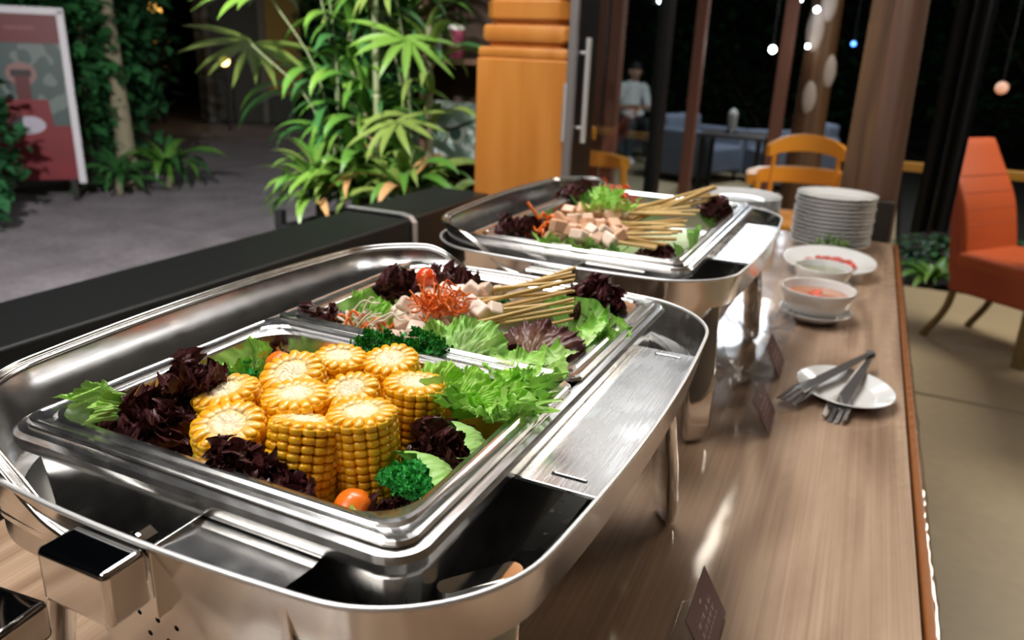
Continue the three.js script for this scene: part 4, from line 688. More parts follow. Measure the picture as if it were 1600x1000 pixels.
// slimmer red-brown posts deeper inside
for (const [x, z, r, label] of [[-1.16, -6.23, 0.045, 'slim red-brown post left of the lounge table'], [-0.485, -6.35, 0.05, 'slim red-brown post right of the lounge table'], [-1.27, -4.13, 0.026, 'brown post behind the glass door, left one'], [-1.18, -4.13, 0.04, 'thicker brown post behind the glass door, right one']]) {
  const t = thing('wooden_post', label, 'post', [x, 0, z]); part(t, 'shaft', uvBox(r * 2, 2.9, r * 2, 0, 1.45, 0, 0.008), M.redWood); part(t, 'foot', box(r * 2.5, 0.1, r * 2.5, 0, 0.05, 0, 0.006), M.redWood);
}
{ // carved trunk with pale figures
  const t = thing('carved_trunk', 'carved brown trunk with pale patches beyond the orange armchair', 'trunk', [-0.235, 0, -6.4]);
  part(t, 'trunk', lathe([[0.001, 0], [0.16, 0], [0.14, 0.5], [0.125, 0.9], [0.12, 1.3], [0.115, 1.9], [0.11, 2.9], [0.001, 2.9]], 30), M.postWood);
  for (const [x, y, z, s] of [[-0.05, 1.55, 0.10, 1], [0.09, 1.25, 0.07, 0.8], [-0.02, 1.05, 0.11, 0.8], [0.02, 1.75, 0.1, 0.9]]) part(t, 'carving', T(knob(0.07 * s, 0.16 * s, 0.05 * s, y * 9), x, y, z), std({ color: rgb(0.42, 0.36, 0.33), roughness: 0.6 }));
}
// ---------------------------------------------------------------- lounge beyond the door
function sofa(label, p, ry) {
  const t = thing('lounge_chair', label, 'armchair', p, ry);
  part(t, 'seat', box(0.66, 0.28, 0.62, 0, 0.26, 0.04, 0.04, 4), M.sofa); part(t, 'backrest', box(0.66, 0.62, 0.16, 0, 0.40, -0.30, 0.05, 4), M.sofa);
  for (const s of [-1, 1]) part(t, 'armrest', box(0.14, 0.50, 0.70, s * 0.36, 0.33, 0, 0.04, 4), M.sofa);
  for (const sx of [-1, 1]) for (const sz of [-1, 1]) part(t, 'leg', rod([sx * 0.32, 0, sz * 0.28], [sx * 0.32, 0.1, sz * 0.28], 0.018, 0.022), M.black);
}
sofa('blue-grey lounge chair left of the dark lounge table', [-1.52, 0, -8.4], 1.2);
sofa('blue-grey lounge chair right of the dark lounge table', [-0.58, 0, -8.5], -1.0);
{
  const t = thing('lounge_table', 'dark lounge table between the two blue-grey chairs', 'table', [-1.01, 0, -7.6]);
  part(t, 'tabletop', box(0.64, 0.035, 0.6, 0, 0.60, 0, 0.008), phys({ color: rgb(0.05, 0.045, 0.045), roughness: 0.3 }));
  for (const sx of [-1, 1]) for (const sz of [-1, 1]) part(t, 'leg', box(0.045, 0.58, 0.045, sx * 0.27, 0.29, sz * 0.25, 0.004), M.black);
}
{ const t = thing('table_lantern', 'small grey lantern standing on the dark lounge table', 'lantern', [-1.05, 0.6175, -7.55]); part(t, 'base', lathe([[0, 0], [0.06, 0], [0.06, 0.02], [0.045, 0.03], [0, 0.03]], 20), M.doorMetal); part(t, 'shade', lathe([[0.045, 0.03], [0.05, 0.16], [0.045, 0.2], [0.02, 0.23], [0, 0.235]], 20), std({ color: rgb(0.25, 0.25, 0.24), roughness: 0.4 })); }
function armchair(label, p, ry, s = 1) {
  const t = thing('wooden_armchair', label, 'chair', p, ry); t.scale.setScalar(s);
  part(t, 'seat', box(0.50, 0.05, 0.48, 0, 0.45, 0, 0.02, 3), M.chairWood);
  const arc = (R, a0, a1, n) => Array.from({ length: n + 1 }, (_, i) => { const a = lerp(a0, a1, i / n); return [R * Math.cos(a), R * Math.sin(a)]; });
  const band = (pts, y, w, h, dy = 0) => { const L = pts.map(([x, z], i) => { const k = Math.abs(i / (pts.length - 1) * 2 - 1), d = Math.hypot(x, z), nx = x / d, nz = z / d, yy = y + dy * (1 - k * k), hh = h * (1 - 0.35 * k * k); return [[1, 1], [-1, 1], [-1, -1], [1, -1]].map(([a, b]) => [x + nx * w * a, yy + hh * b, z + nz * w * a]); }); return loft(L, { cap0: true, cap1: true, crease: 0.6 }); };
  part(t, 'arm_rail', band(arc(0.29, -0.25 - Math.PI, 0.25, 26), 0.68, 0.028, 0.045), M.chairWood);
  part(t, 'crest_rail', band(arc(0.27, -2.5, -0.64, 20), 0.82, 0.015, 0.048, 0.05), M.chairWood);
  for (const a of [-2.3, -0.84]) part(t, 'back_spindle', rod([0.27 * Math.cos(a), 0.46, 0.24 * Math.sin(a)], [0.27 * Math.cos(a), 0.84, 0.27 * Math.sin(a)], 0.016, 0.013), M.chairWood);
  for (const sx of [-1, 1]) { part(t, 'leg', rod([sx * 0.24, 0, 0.22], [sx * 0.25, 0.68, 0.10], 0.02, 0.022), M.chairWood); part(t, 'leg', rod([sx * 0.22, 0, -0.26], [sx * 0.2, 0.45, -0.2], 0.018, 0.022), M.chairWood); }
}
armchair('orange wooden armchair with a curved crest rail behind the plate stacks', [-0.02, 0, -4.15], 0.12, 1.0);
armchair('orange wooden armchair seen through the glass door', [-1.24, 0, -3.72], 0.9, 1.05);

// ---------------------------------------------------------------- seated person
function field(caps, k, cell, c) {                        // smooth union of tapered capsules, meshed
  const lo = [1e9, 1e9, 1e9], hi = [-1e9, -1e9, -1e9];
  for (const q of caps) for (const e of [0, 3]) for (let i = 0; i < 3; i++) { const r = e ? q[7] : q[6]; lo[i] = Math.min(lo[i], q[e + i] - r - 0.04); hi[i] = Math.max(hi[i], q[e + i] + r + 0.04); }
  const half = Math.max(...[0, 1, 2].map(i => hi[i] - lo[i])) / 2, mid = [0, 1, 2].map(i => (lo[i] + hi[i]) / 2), res = Math.ceil(half * 2 / cell) + 4, mc = new MarchingCubes(res, new THREE.MeshStandardMaterial(), false, false, 120000);
  mc.isolation = 0;
  for (let z = 0; z < res; z++) for (let y = 0; y < res; y++) for (let x = 0; x < res; x++) {
    const P = [x, y, z].map((v, i) => (v - res / 2) / (res / 2) * half + mid[i]); let d = 1e9;
    for (const q of caps) { const ba = [q[3] - q[0], q[4] - q[1], q[5] - q[2]], pa = [P[0] - q[0], P[1] - q[1], P[2] - q[2]], L = ba[0] ** 2 + ba[1] ** 2 + ba[2] ** 2 || 1, h = Math.max(0, Math.min(1, (ba[0] * pa[0] + ba[1] * pa[1] + ba[2] * pa[2]) / L)); const s = Math.hypot(pa[0] - ba[0] * h, pa[1] - ba[1] * h, pa[2] - ba[2] * h) - lerp(q[6], q[7], h); const m = Math.max(0, k - Math.abs(d - s)) / k; d = Math.min(d, s) - m * m * k * 0.25; }
    mc.field[x + y * res + z * res * res] = -d;
  }
  mc.update();
  const g = new THREE.BufferGeometry(); g.setAttribute('position', new THREE.Float32BufferAttribute(Array.from(mc.positionArray.slice(0, mc.count * 3)), 3));
  g.scale(half, half, half).translate(...mid); const w = mergeVertices(g, 1e-5); w.computeVertexNormals(); void c; return w;
}
{
  const t = thing('person', 'person in a white shirt and dark trousers sitting and looking down, beyond the glass door', 'person', [-2.74, 0, -9.6], 0.7); t.scale.setScalar(0.93);
  const legs = [], arms = [];
  for (const s of [-1, 1]) {
    legs.push([s * 0.09, 0.52, 0, s * 0.13, 0.52, 0.40, 0.085, 0.062], [s * 0.13, 0.52, 0.40, s * 0.14, 0.10, 0.42, 0.058, 0.042]);
    arms.push([s * 0.19, 0.98, 0.02, s * 0.24, 0.72, 0.10, 0.048, 0.04], [s * 0.24, 0.72, 0.10, s * 0.07, 0.74, 0.33, 0.038, 0.028]);
  }
  const torso = [[0, 0.54, 0, 0, 0.78, 0.02, 0.125, 0.125], [0, 0.78, 0.02, 0, 0.97, 0.05, 0.13, 0.11], [-0.13, 0.98, 0.03, 0.13, 0.98, 0.03, 0.062, 0.062]];
  const head = [[0, 1.00, 0.05, 0, 1.10, 0.09, 0.05, 0.05], [0, 1.16, 0.11, 0, 1.23, 0.10, 0.072, 0.085], [0, 1.14, 0.16, 0, 1.15, 0.165, 0.03, 0.03], [0, 1.185, 0.19, 0, 1.165, 0.2, 0.012, 0.015], [-0.085, 1.18, 0.1, -0.088, 1.2, 0.1, 0.014, 0.014], [0.085, 1.18, 0.1, 0.088, 1.2, 0.1, 0.014, 0.014]];
  const hands = []; for (const s of [-1, 1]) { hands.push([s * 0.07, 0.74, 0.33, s * 0.05, 0.745, 0.40, 0.028, 0.03]); for (let k = 0; k < 4; k++) hands.push([s * (0.03 + 0.014 * k), 0.745, 0.41, s * (0.025 + 0.012 * k), 0.735 - 0.002 * k, 0.465 - 0.006 * Math.abs(k - 1.5), 0.009, 0.007]); hands.push([s * 0.06, 0.75, 0.37, s * 0.02, 0.765, 0.42, 0.010, 0.008]); }
  const feet = []; for (const s of [-1, 1]) feet.push([s * 0.14, 0.10, 0.42, s * 0.14, 0.045, 0.42, 0.042, 0.042], [s * 0.14, 0.045, 0.42, s * 0.15, 0.035, 0.56, 0.04, 0.032]);
  const skin = phys({ color: rgb(0.40, 0.22, 0.15), roughness: 0.5 });
  part(t, 'body', field([...legs, ...arms, ...torso, ...head, ...hands, ...feet], 0.03, 0.013), skin);
  const grow = (L, d) => L.map(q => [...q.slice(0, 6), q[6] + d, q[7] + d]);
  part(t, 'shirt', field([...grow(torso, 0.012), ...grow(arms.filter((_, i) => i % 2 === 0), 0.016)], 0.03, 0.013), std({ color: rgb(0.62, 0.62, 0.62), roughness: 0.8 }));
  part(t, 'trousers', field([...grow(legs, 0.012), [-0.07, 0.53, 0, 0.07, 0.53, 0, 0.13, 0.13]], 0.03, 0.013), std({ color: rgb(0.02, 0.03, 0.035), roughness: 0.85 }));
  part(t, 'shoes', field(grow(feet.filter((_, i) => i % 2), 0.012), 0.02, 0.012), std({ color: rgb(0.7, 0.7, 0.7), roughness: 0.6 }));
  part(t, 'hair', field([[0, 1.245, 0.085, 0, 1.20, 0.06, 0.09, 0.088], [0, 1.26, 0.12, 0, 1.27, 0.1, 0.07, 0.07]], 0.03, 0.012), std({ color: rgb(0.012, 0.01, 0.009), roughness: 0.6 }));
  for (const s of [-1, 1]) part(t, 'eye', T(new THREE.SphereGeometry(0.009, 10, 8), s * 0.032, 1.195, 0.178), std({ color: rgb(0.04, 0.03, 0.03) }));
  part(t, 'mouth', T(knob(0.02, 0.004, 0.005, 2), 0, 1.135, 0.19), std({ color: rgb(0.3, 0.1, 0.09) }));
}
{ const t = thing('bench', 'dark bench under the person in the white shirt', 'bench', [-2.77, 0, -9.65], 0.7); part(t, 'seat', box(0.9, 0.06, 0.42, 0, 0.355, -0.02, 0.01), M.wallDark); for (const s of [-1, 1]) part(t, 'leg', box(0.06, 0.34, 0.38, s * 0.38, 0.17, -0.02, 0.006), M.wallDark); }
single('folded_napkin', knob(0.07, 0.05, 0.06, 8), std({ color: rgb(0.7, 0.7, 0.72), roughness: 0.8 }), 'white folded cloth in the lap of the seated person', 'cloth', [-2.53, 0.62, -9.33]);

// small lamps far inside: glowing bulbs
for (const [x, y, z, r, c, L, label] of [
  [-0.87, 1.42, -8.33, 0.034, [0.85, 0.97, 1], 40, 'bright white bulb against the dark glass, left of the red-brown post'],
  [-0.28, 1.69, -6.1, 0.021, [0.9, 0.95, 1], 16, 'white bulb at the top of the carved trunk'],
  [-0.31, 1.43, -6.15, 0.016, [1, 0.97, 0.9], 16, 'white bulb halfway up the carved trunk'],
  [-1.77, 1.80, -7.11, 0.024, [0.85, 0.95, 1], 16, 'white bulb above the black door frame'],
  [-0.67, 1.90, -8.34, 0.022, [0.85, 0.92, 1], 16, 'white bulb at the top edge above the lounge table'],
  [-0.16, 1.52, -9.4, 0.026, [0.05, 0.25, 0.9], 5, 'small blue light left of the thick brown post'],
  [1.06, 1.19, -6.38, 0.045, [1, 0.35, 0.15], 0.5, 'dim orange light in the dark above the red chair'],
  [-10.12, 1.66, -8.69, 0.12, [1, 0.5, 0.1], 1.6, 'warm orange lantern high among the dark garden trees'],
  [-8.75, 0.99, -8.68, 0.07, [1, 0.62, 0.25], 6, 'warm lamp of the hut behind the drooping fan leaf'],
  [-7.58, 0.77, -5.45, 0.05, [1, 0.6, 0.3], 1.6, 'faint warm light beside the garden sign'],
]) {
  const t = thing('small_lamp', label, 'lamp', [x, y, z]); part(t, 'bulb', new THREE.SphereGeometry(r, 18, 12), std({ color: rgb(0.5, 0.5, 0.5), emissive: rgb(...c), emissiveIntensity: L })); x < -5 ? part(t, 'stake', rod([0, -y - 0.14, 0], [0, -r * 0.8, 0], 0.02, 0.012), M.black) : part(t, 'cord', rod([0, r * 0.8, 0], [0, 2.9 - y, 0], 0.004), M.black);
  const l = new THREE.PointLight(rgb(...c), L * r * r * Math.PI * 0.6, 0, 2); l.position.set(x, y, z); l.shadow.radius = r / 0.02; l.castShadow = true; scene.add(l);
}
// ---------------------------------------------------------------- right side: red chair, table leg, rail, plants
{
  const t = thing('dining_chair', 'high-backed orange-red leather chair with a back coloured darker for shade and splayed wooden legs', 'chair', [1.05, 0, -3.80]); t.rotation.y = 0.92;
  // local +z is the way the sitter looks
  const prof = (w0) => { const L = []; for (let i = 0; i <= 20; i++) { const k = i / 20, y = lerp(0.36, 0.99, k), z = -0.17 - 0.20 * k - 0.05 * sm(0.5, 1, k) + 0.03 * Math.sin(k * 3), w = w0 * (1 - 0.03 * k), th = 0.033 * (1 - 0.25 * k) * (i === 20 ? 0.7 : 1); L.push(rrect(w, th, 0.02, 4).map(([x, d]) => [x, y, z + d])); } return loft(L.reverse(), { cap0: true, cap1: true, crease: 1.2 }); };
  const back = part(t, 'backrest', T(prof(0.212), 0, 0, 0.016), M.leather); void back;
  part(t, 'back_shell', T(prof(0.218).scale(1, 0.995, 1), 0, -0.001, -0.014), M.leatherShaded, 'leather-covered back of the chair');
  for (let k = 0; k < 4; k++) part(t, 'seam', tube(Array.from({ length: 9 }, (_, i) => [lerp(-0.19, 0.19, i / 8), 0.60 + 0.075 * k, -0.17 - 0.20 * (0.381 + 0.119 * k) - 0.05 * sm(0.5, 1, 0.381 + 0.119 * k) + 0.03 * Math.sin((0.381 + 0.119 * k) * 3) + 0.043]), 0.004, 16, 6), M.leatherShaded);
  part(t, 'seat', box(0.45, 0.09, 0.45, 0, 0.435, 0.03, 0.035, 4), M.leather); part(t, 'skirt', box(0.44, 0.14, 0.44, 0, 0.345, 0.02, 0.02, 3), M.leatherShaded);
  for (const s of [-1, 1]) { part(t, 'leg', tube([[s * 0.18, 0.30, -0.18], [s * 0.185, 0.17, -0.20], [s * 0.19, 0.0, -0.29]], 0.019, 14, 8), M.oliveWood); part(t, 'leg', tube([[s * 0.18, 0.30, 0.2], [s * 0.185, 0.15, 0.21], [s * 0.19, 0.0, 0.225]], 0.019, 14, 8), M.oliveWood); }
}
{
  const t = thing('dining_table', 'dining table with square olive-brown legs beside the red chair', 'table', [1.62, 0, -3.18], 0);
  part(t, 'tabletop', box(1.2, 0.04, 0.9, 0.06, 0.73, 0, 0.006), M.oliveWood);
  for (const sx of [-1, 1]) for (const sz of [-1, 1]) part(t, 'leg', rod([sx * 0.52, 0, sz * 0.36], [sx * 0.52, 0.71, sz * 0.36], 0.026, 0.036, 14), M.oliveWood);
}
{ const t = thing('terrace_railing', 'yellow-brown wooden railing along the dark edge of the terrace', 'railing', [2.36, 0, -4.86]);
  part(t, 'top_rail', box(4.0, 0.055, 0.06, 0, 0.735, 0, 0.006), phys({ color: rgb(0.30, 0.15, 0.02), roughness: 0.45 })); for (const x of [-0.5, 0.7, 1.9]) part(t, 'post', box(0.05, 0.85, 0.05, x, 0.29, 0, 0.004), M.black); }

// ---------------------------------------------------------------- garden plants
function strapGeo(len, w, up, bend, twist, seed, fold = 0.25) {        // a long arching blade starting upwards along +z
  const n = 14, L = []; let y = 0, z = 0, a = up;
  for (let i = 0; i <= n; i++) {
    const k = i / n, ww = w * (Math.sin(Math.PI * Math.min(1, 0.16 + k * 0.88)) ** 0.7) * (k < 0.1 ? 0.5 + k * 5 : 1), tw = twist * k + 0.1 * Math.sin(k * 5 + seed), dx = 0.02 * len * Math.sin(k * 4 + seed);
    L.push([[-1, fold], [-0.5, fold * 0.4], [0, 0], [0.5, fold * 0.4], [1, fold]].map(([s, h]) => { const X = ww * s, Y = ww * h; return [dx + X * Math.cos(tw) - Y * Math.sin(tw), y + (X * Math.sin(tw) + Y * Math.cos(tw)) * Math.cos(a), z - (X * Math.sin(tw) + Y * Math.cos(tw)) * Math.sin(a)]; }));
    a -= bend / n * (0.5 + k); y += Math.sin(a) * len / n; z += Math.cos(a) * len / n;
  }
  return loft(L, { closed: false, crease: 2 });
}
const straps = [[0.36, 0.024, 1.25, 1.9, 0.3, 1], [0.34, 0.028, 1.0, 2.0, -0.3, 2], [0.30, 0.022, 1.4, 1.2, 0.2, 3], [0.38, 0.025, 0.8, 1.7, 0.4, 4], [0.33, 0.030, 1.1, 2.5, -0.2, 5]].map(a => strapGeo(...a));
function rosette(name, label, p, n, s, seed, mats, h = 0.1, stemR = 0.02, dry = 0) {
  const t = thing(name, label, 'plant', p), q = rng(seed);
  part(t, 'stem', tube([[0, 0, 0], [0.01, h * 0.5, 0.01], [0, h, 0]], stemR, 10, 8), M.trunk);
  for (let i = 0; i < n; i++) { const m = part(t, 'leaf', straps[Math.floor(q() * straps.length)], i < dry ? M.dryLeaf : mats[Math.floor(q() * mats.length)]); m.position.set(0, h * (0.55 + 0.45 * q()), 0); m.rotation.set((q() - 0.35) * 0.7, i * 2.4 + q() * 0.8, (q() - 0.5) * 0.3, 'YXZ'); m.scale.setScalar(s * (0.7 + 0.5 * q())); }
  return t;
}
const P3 = M.plant, BR = [P3[0], P3[2], P3[1]];
{ const t = thing('planter_box', 'black planter box along the garden path, behind the low wall', 'planter', [-1.40, 0, -2.16]);
  part(t, 'box', [box(0.80, 0.62, 0.03, 0, 0.31, 0.30), box(0.80, 0.62, 0.03, 0, 0.31, -0.30), box(0.03, 0.62, 0.6, 0.39, 0.31, 0), box(0.03, 0.62, 0.6, -0.39, 0.31, 0)], M.blackPaint); part(t, 'soil', box(0.76, 0.54, 0.58, 0, 0.28, 0), M.soil);
  part(t, 'corner_post', box(0.035, 0.68, 0.035, -0.40, 0.34, 0.30), M.black); }
rosette('strap_leaf_plant', 'bushy bright green strap-leaved plant at the left end of the planter', [-1.74, 0.55, -2.04], 70, 0.95, 1, BR, 0.22, 0.022, 1);
rosette('strap_leaf_plant', 'bright green strap-leaved plant in the middle of the planter, below the spiky palm', [-1.56, 0.55, -2.08], 70, 0.95, 2, BR, 0.26, 0.022, 2);
rosette('strap_leaf_plant', 'darker strap-leaved plant filling the back of the planter', [-1.72, 0.55, -2.30], 50, 1.05, 3, [P3[3], P3[1]], 0.40, 0.022);
rosette('strap_leaf_plant', 'loose strap-leaved plant right of the bamboo pole, with a dry orange leaf', [-1.28, 0.55, -2.00], 36, 1.0, 4, [P3[2], P3[1]], 0.26, 0.02, 3);
rosette('strap_leaf_plant', 'sparse strap-leaved plant against the foot of the carved column', [-1.08, 0.50, -1.92], 22, 0.8, 5, [P3[2], P3[3]], 0.26, 0.02, 1);
rosette('spiky_palm', 'tall spiky green plant in the middle of the planter, leaves in tiers', [-1.66, 0.55, -2.18], 60, 0.80, 6, [P3[0], P3[1], P3[3]], 0.86, 0.018, 2);
rosette('spiky_palm', 'tall dark green leafy plant behind the bamboo pole', [-1.48, 0.55, -2.30], 70, 0.85, 7, [P3[3], P3[1]], 1.20, 0.018);
rosette('strap_leaf_plant', 'broad-leaved dark green plant rising over the left end of the planter', [-1.80, 0.55, -2.26], 60, 1.1, 51, [P3[3], P3[1], P3[3]], 0.55, 0.016);
rosette('spiky_palm', 'dense mid-green plant in front of the dark one in the planter middle', [-1.58, 0.55, -2.16], 70, 0.95, 52, [P3[3], P3[1], P3[0]], 0.62, 0.016, 1);
rosette('spiky_palm', 'slender green plant in front of the wooden shelf', [-1.26, 0.55, -2.12], 26, 0.8, 8, [P3[3], P3[2]], 0.85, 0.014);
rosette('spiky_palm', 'olive green plant high up above the spiky palm', [-1.70, 0.55, -2.36], 46, 0.85, 18, [P3[2], P3[1]], 1.28, 0.014, 2);
{ const t = thing('bamboo_pole', 'upright grey-green bamboo pole in the planter', 'pole', [-1.432, 0.55, -2.02]); let y = 0; for (let k = 0; k < 6; k++) { const h = 0.30; part(t, 'segment', lathe([[0.001, y], [0.014, y], [0.0125, y + 0.02], [0.0125, y + h - 0.02], [0.0145, y + h - 0.004], [0.001, y + h]], 14), M.bamboo); y += h; } }
function fanLeaf(t, p, yaw, pitch, roll, s, n, mat) {
  const f = new THREE.Group(); f.name = 'fan_leaf'; t.add(f); f.position.set(...p); f.rotation.set(-pitch, yaw, roll, 'YXZ'); f.scale.setScalar(s);
  for (let i = 0; i < n; i++) { const a = (i / (n - 1) - 0.5) * 3.6, m = part(f, 'leaflet', fanStrap[i % 2], mat); m.rotation.y = a; }
}
const fanStrap = [strapGeo(0.30, 0.021, 0.12, 0.5, 0.1, 8, 0.35), strapGeo(0.28, 0.019, 0.05, 0.75, -0.1, 9, 0.35)];
function fanPalm(label, p, fans) {
  const t = thing('fan_palm', label, 'palm', p); const mats = [P3[2], P3[0], P3[1]];
  fans.forEach(([x, y, z, yaw, pi, ro, s, n], i) => { part(t, 'stalk', tube([[0, 0, 0], [x * 0.35, y * 0.7, z * 0.35], [x, y, z]], 0.0032, 16, 6), M.bamboo); fanLeaf(t, [x, y, z], yaw, pi, ro, s, n, mats[i % 3]); });
}
fanPalm('fan palm with long drooping fingers reaching over the garden path', [-1.66, 0.55, -2.10], [[-0.27, 0.76, 0.20, -2.0, -0.5, 0.2, 0.95, 11], [-0.22, 0.94, 0.14, -1.4, 0.1, -0.1, 1.1, 11], [-0.10, 1.06, 0.02, -1.7, 0.25, 0.3, 1.0, 10], [-0.02, 1.10, 0.06, 0.2, -0.3, 0, 0.9, 10]]);
fanPalm('fan palm with leaves high beside the wooden shelf', [-1.36, 0.55, -2.16], [[-0.02, 1.02, 0.10, 0.2, -0.5, 0.2, 0.85, 10], [0.06, 0.80, 0.14, 0.6, -0.6, -0.2, 0.8, 9], [-0.12, 0.98, 0.10, -0.6, -0.4, 0, 0.8, 10], [0.03, 0.50, 0.16, 0.3, -0.4, 0.2, 0.8, 9]]);

// wooden shelf with a cup, a jar and a picture
{
  const t = thing('wooden_shelf', 'brown wooden shelf frame standing behind the planter plants', 'shelf', [-1.30, 0, -2.52], 0.45);
  const W = 0.36; part(t, 'post', uvBox(0.05, 2.4, 0.05, W / 2, 1.2, 0.1), M.postWood); part(t, 'post', uvBox(0.04, 2.4, 0.05, -W / 2, 1.2, 0.1), M.postWood); part(t, 'post', uvBox(0.05, 2.4, 0.05, W / 2 - 0.01, 1.2, -0.12), M.postWood);
  for (const y of [0.55, 0.86, 1.27, 1.66]) part(t, 'board', uvBox(W, 0.025, 0.26, 0, y, 0), M.postWood);
  part(t, 'back_board', uvBox(W, 2.3, 0.012, 0, 1.2, -0.135), std({ color: rgb(0.05, 0.03, 0.018), roughness: 0.8 }));
}
{ const t = thing('paper_cup', 'pink paper cup with a white lid on the wooden shelf', 'cup', [-1.31, 1.283, -2.42]); part(t, 'cup', lathe([[0, 0], [0.030, 0], [0.038, 0.115], [0.036, 0.115], [0.029, 0.004], [0, 0.004]], 28), phys({ color: rgb(0.50, 0.10, 0.20), roughness: 0.5 })); part(t, 'lid', lathe([[0, 0.130], [0.03, 0.130], [0.034, 0.122], [0.0405, 0.118], [0.0405, 0.110], [0.0385, 0.110]], 28), M.porcelain); }
{ const t = thing('glass_jar', 'pale glass jar beside the pink paper cup', 'jar', [-1.40, 1.283, -2.39]); part(t, 'jar', lathe([[0, 0], [0.032, 0], [0.036, 0.01], [0.036, 0.09], [0.026, 0.105], [0.026, 0.115], [0, 0.115]], 28), phys({ color: rgb(0.55, 0.6, 0.66), roughness: 0.15 })); part(t, 'lid', lathe([[0, 0.130], [0.028, 0.130], [0.029, 0.112], [0, 0.112]], 24), std({ color: rgb(0.05, 0.05, 0.05), roughness: 0.4 })); }
{
  const pic = dataTex(96, 96, (u, v) => { const a = noise(u * 5, v * 5, 2) + 0.5 * noise(u * 14, v * 14, 3), leaf = Math.hypot((u - 0.62) * 1.1, v - 0.55), stripe = Math.abs(v - 0.38 - 0.12 * Math.sin(u * 4)) < 0.035; const base = a > 0.12 ? [0.72, 0.78, 0.78] : [0.50, 0.60, 0.56]; return stripe ? [0.14, 0.22, 0.18] : leaf < 0.12 ? [0.22, 0.36, 0.32] : leaf < 0.19 ? [0.78, 0.84, 0.82] : base; }, true);
  const t = thing('picture_board', 'small pale green and white picture leaning on the shelf board', 'picture', [-1.335, 0.874, -2.40], 0.45); t.rotation.x = -0.08;
  const g = box(0.235, 0.235, 0.008, 0, 0.118, 0, 0.002, 1), p = g.attributes.position, u = g.attributes.uv; for (let i = 0; i < u.count; i++) u.setXY(i, p.getX(i) / 0.235 + 0.5, 1 - p.getY(i) / 0.235); part(t, 'print', g, std({ map: pic, roughness: 0.5 })); part(t, 'backing', box(0.24, 0.24, 0.006, 0, 0.118, -0.008, 0.002), M.postWood);
}
// ---------------------------------------------------------------- far left: sign, trunk, shrubs
{
  const W = 0.60, Hh = 1.29, tex = dataTex(160, 340, (u, v) => {   // v from the top
    const n = noise(u * 6, v * 10, 1); if (v < 0.17) { const w = Math.abs(v - 0.085) < 0.012 && u > 0.35 && u < 0.72 && Math.sin(u * 150) > -0.2; return w ? [0.60, 0.35, 0.36] : [0.44, 0.10, 0.13]; }
    const bx = Math.abs(u - 0.48), lab = Math.hypot((u - 0.48) / 0.20, (v - 0.655) / 0.055) < 1;
    if (lab) return [0.80, 0.78, 0.84]; if (v > 0.66 || (v > 0.5 && bx < 0.30 - 0.2 * (0.66 - v))) return [0.52 + 0.05 * n, 0.10, 0.14];
    if (bx < 0.085 && v > 0.36 && v < 0.6) return [0.38, 0.08, 0.10]; if (Math.abs(v - 0.345) < 0.02 && bx < 0.12) return [0.08, 0.05, 0.06]; if (Math.hypot(bx / 0.18, (v - 0.35) / 0.07) < 1) return [0.60, 0.45, 0.44];
    return n > 0.15 ? [0.46, 0.52, 0.50] : [0.28, 0.37, 0.36];
  }, true);
  const t = thing('garden_sign', 'tall white-framed sign board with a red header and red lower half', 'sign', [-5.89, 0, -3.62], 0.80);
  const g = box(W, Hh, 0.012, 0, Hh / 2 + 0.16, 0, 0.002, 1), p = g.attributes.position, u = g.attributes.uv; for (let i = 0; i < u.count; i++) u.setXY(i, p.getX(i) / W + 0.5, 1 - (p.getY(i) - 0.16) / Hh);
  part(t, 'print', g, std({ map: tex, color: rgb(0.62, 0.62, 0.62), roughness: 0.5 }));
  const wf = std({ color: rgb(0.55, 0.55, 0.58), roughness: 0.5 });
  for (const s of [-1, 1]) part(t, 'frame', box(0.055, Hh + 0.06, 0.03, s * (W / 2 + 0.02), Hh / 2 + 0.16, 0, 0.004), wf); part(t, 'frame', box(W + 0.09, 0.055, 0.03, 0, Hh + 0.18, 0, 0.004), wf);
  for (const s of [-1, 1]) part(t, 'leg', box(0.05, 0.18, 0.05, s * W * 0.42, 0.08, -0.02, 0.004), M.black);
}
const shrubLeaf = (() => { const g = new THREE.BufferGeometry(); g.setAttribute('position', new THREE.Float32BufferAttribute([0, 0, 0, -0.3, 0.06, 0.45, 0, -0.02, 0.5, 0.3, 0.06, 0.45, 0, -0.08, 1], 3)); g.setIndex([0, 1, 2, 0, 2, 3, 1, 4, 2, 2, 4, 3]); g.computeVertexNormals(); return g; })();
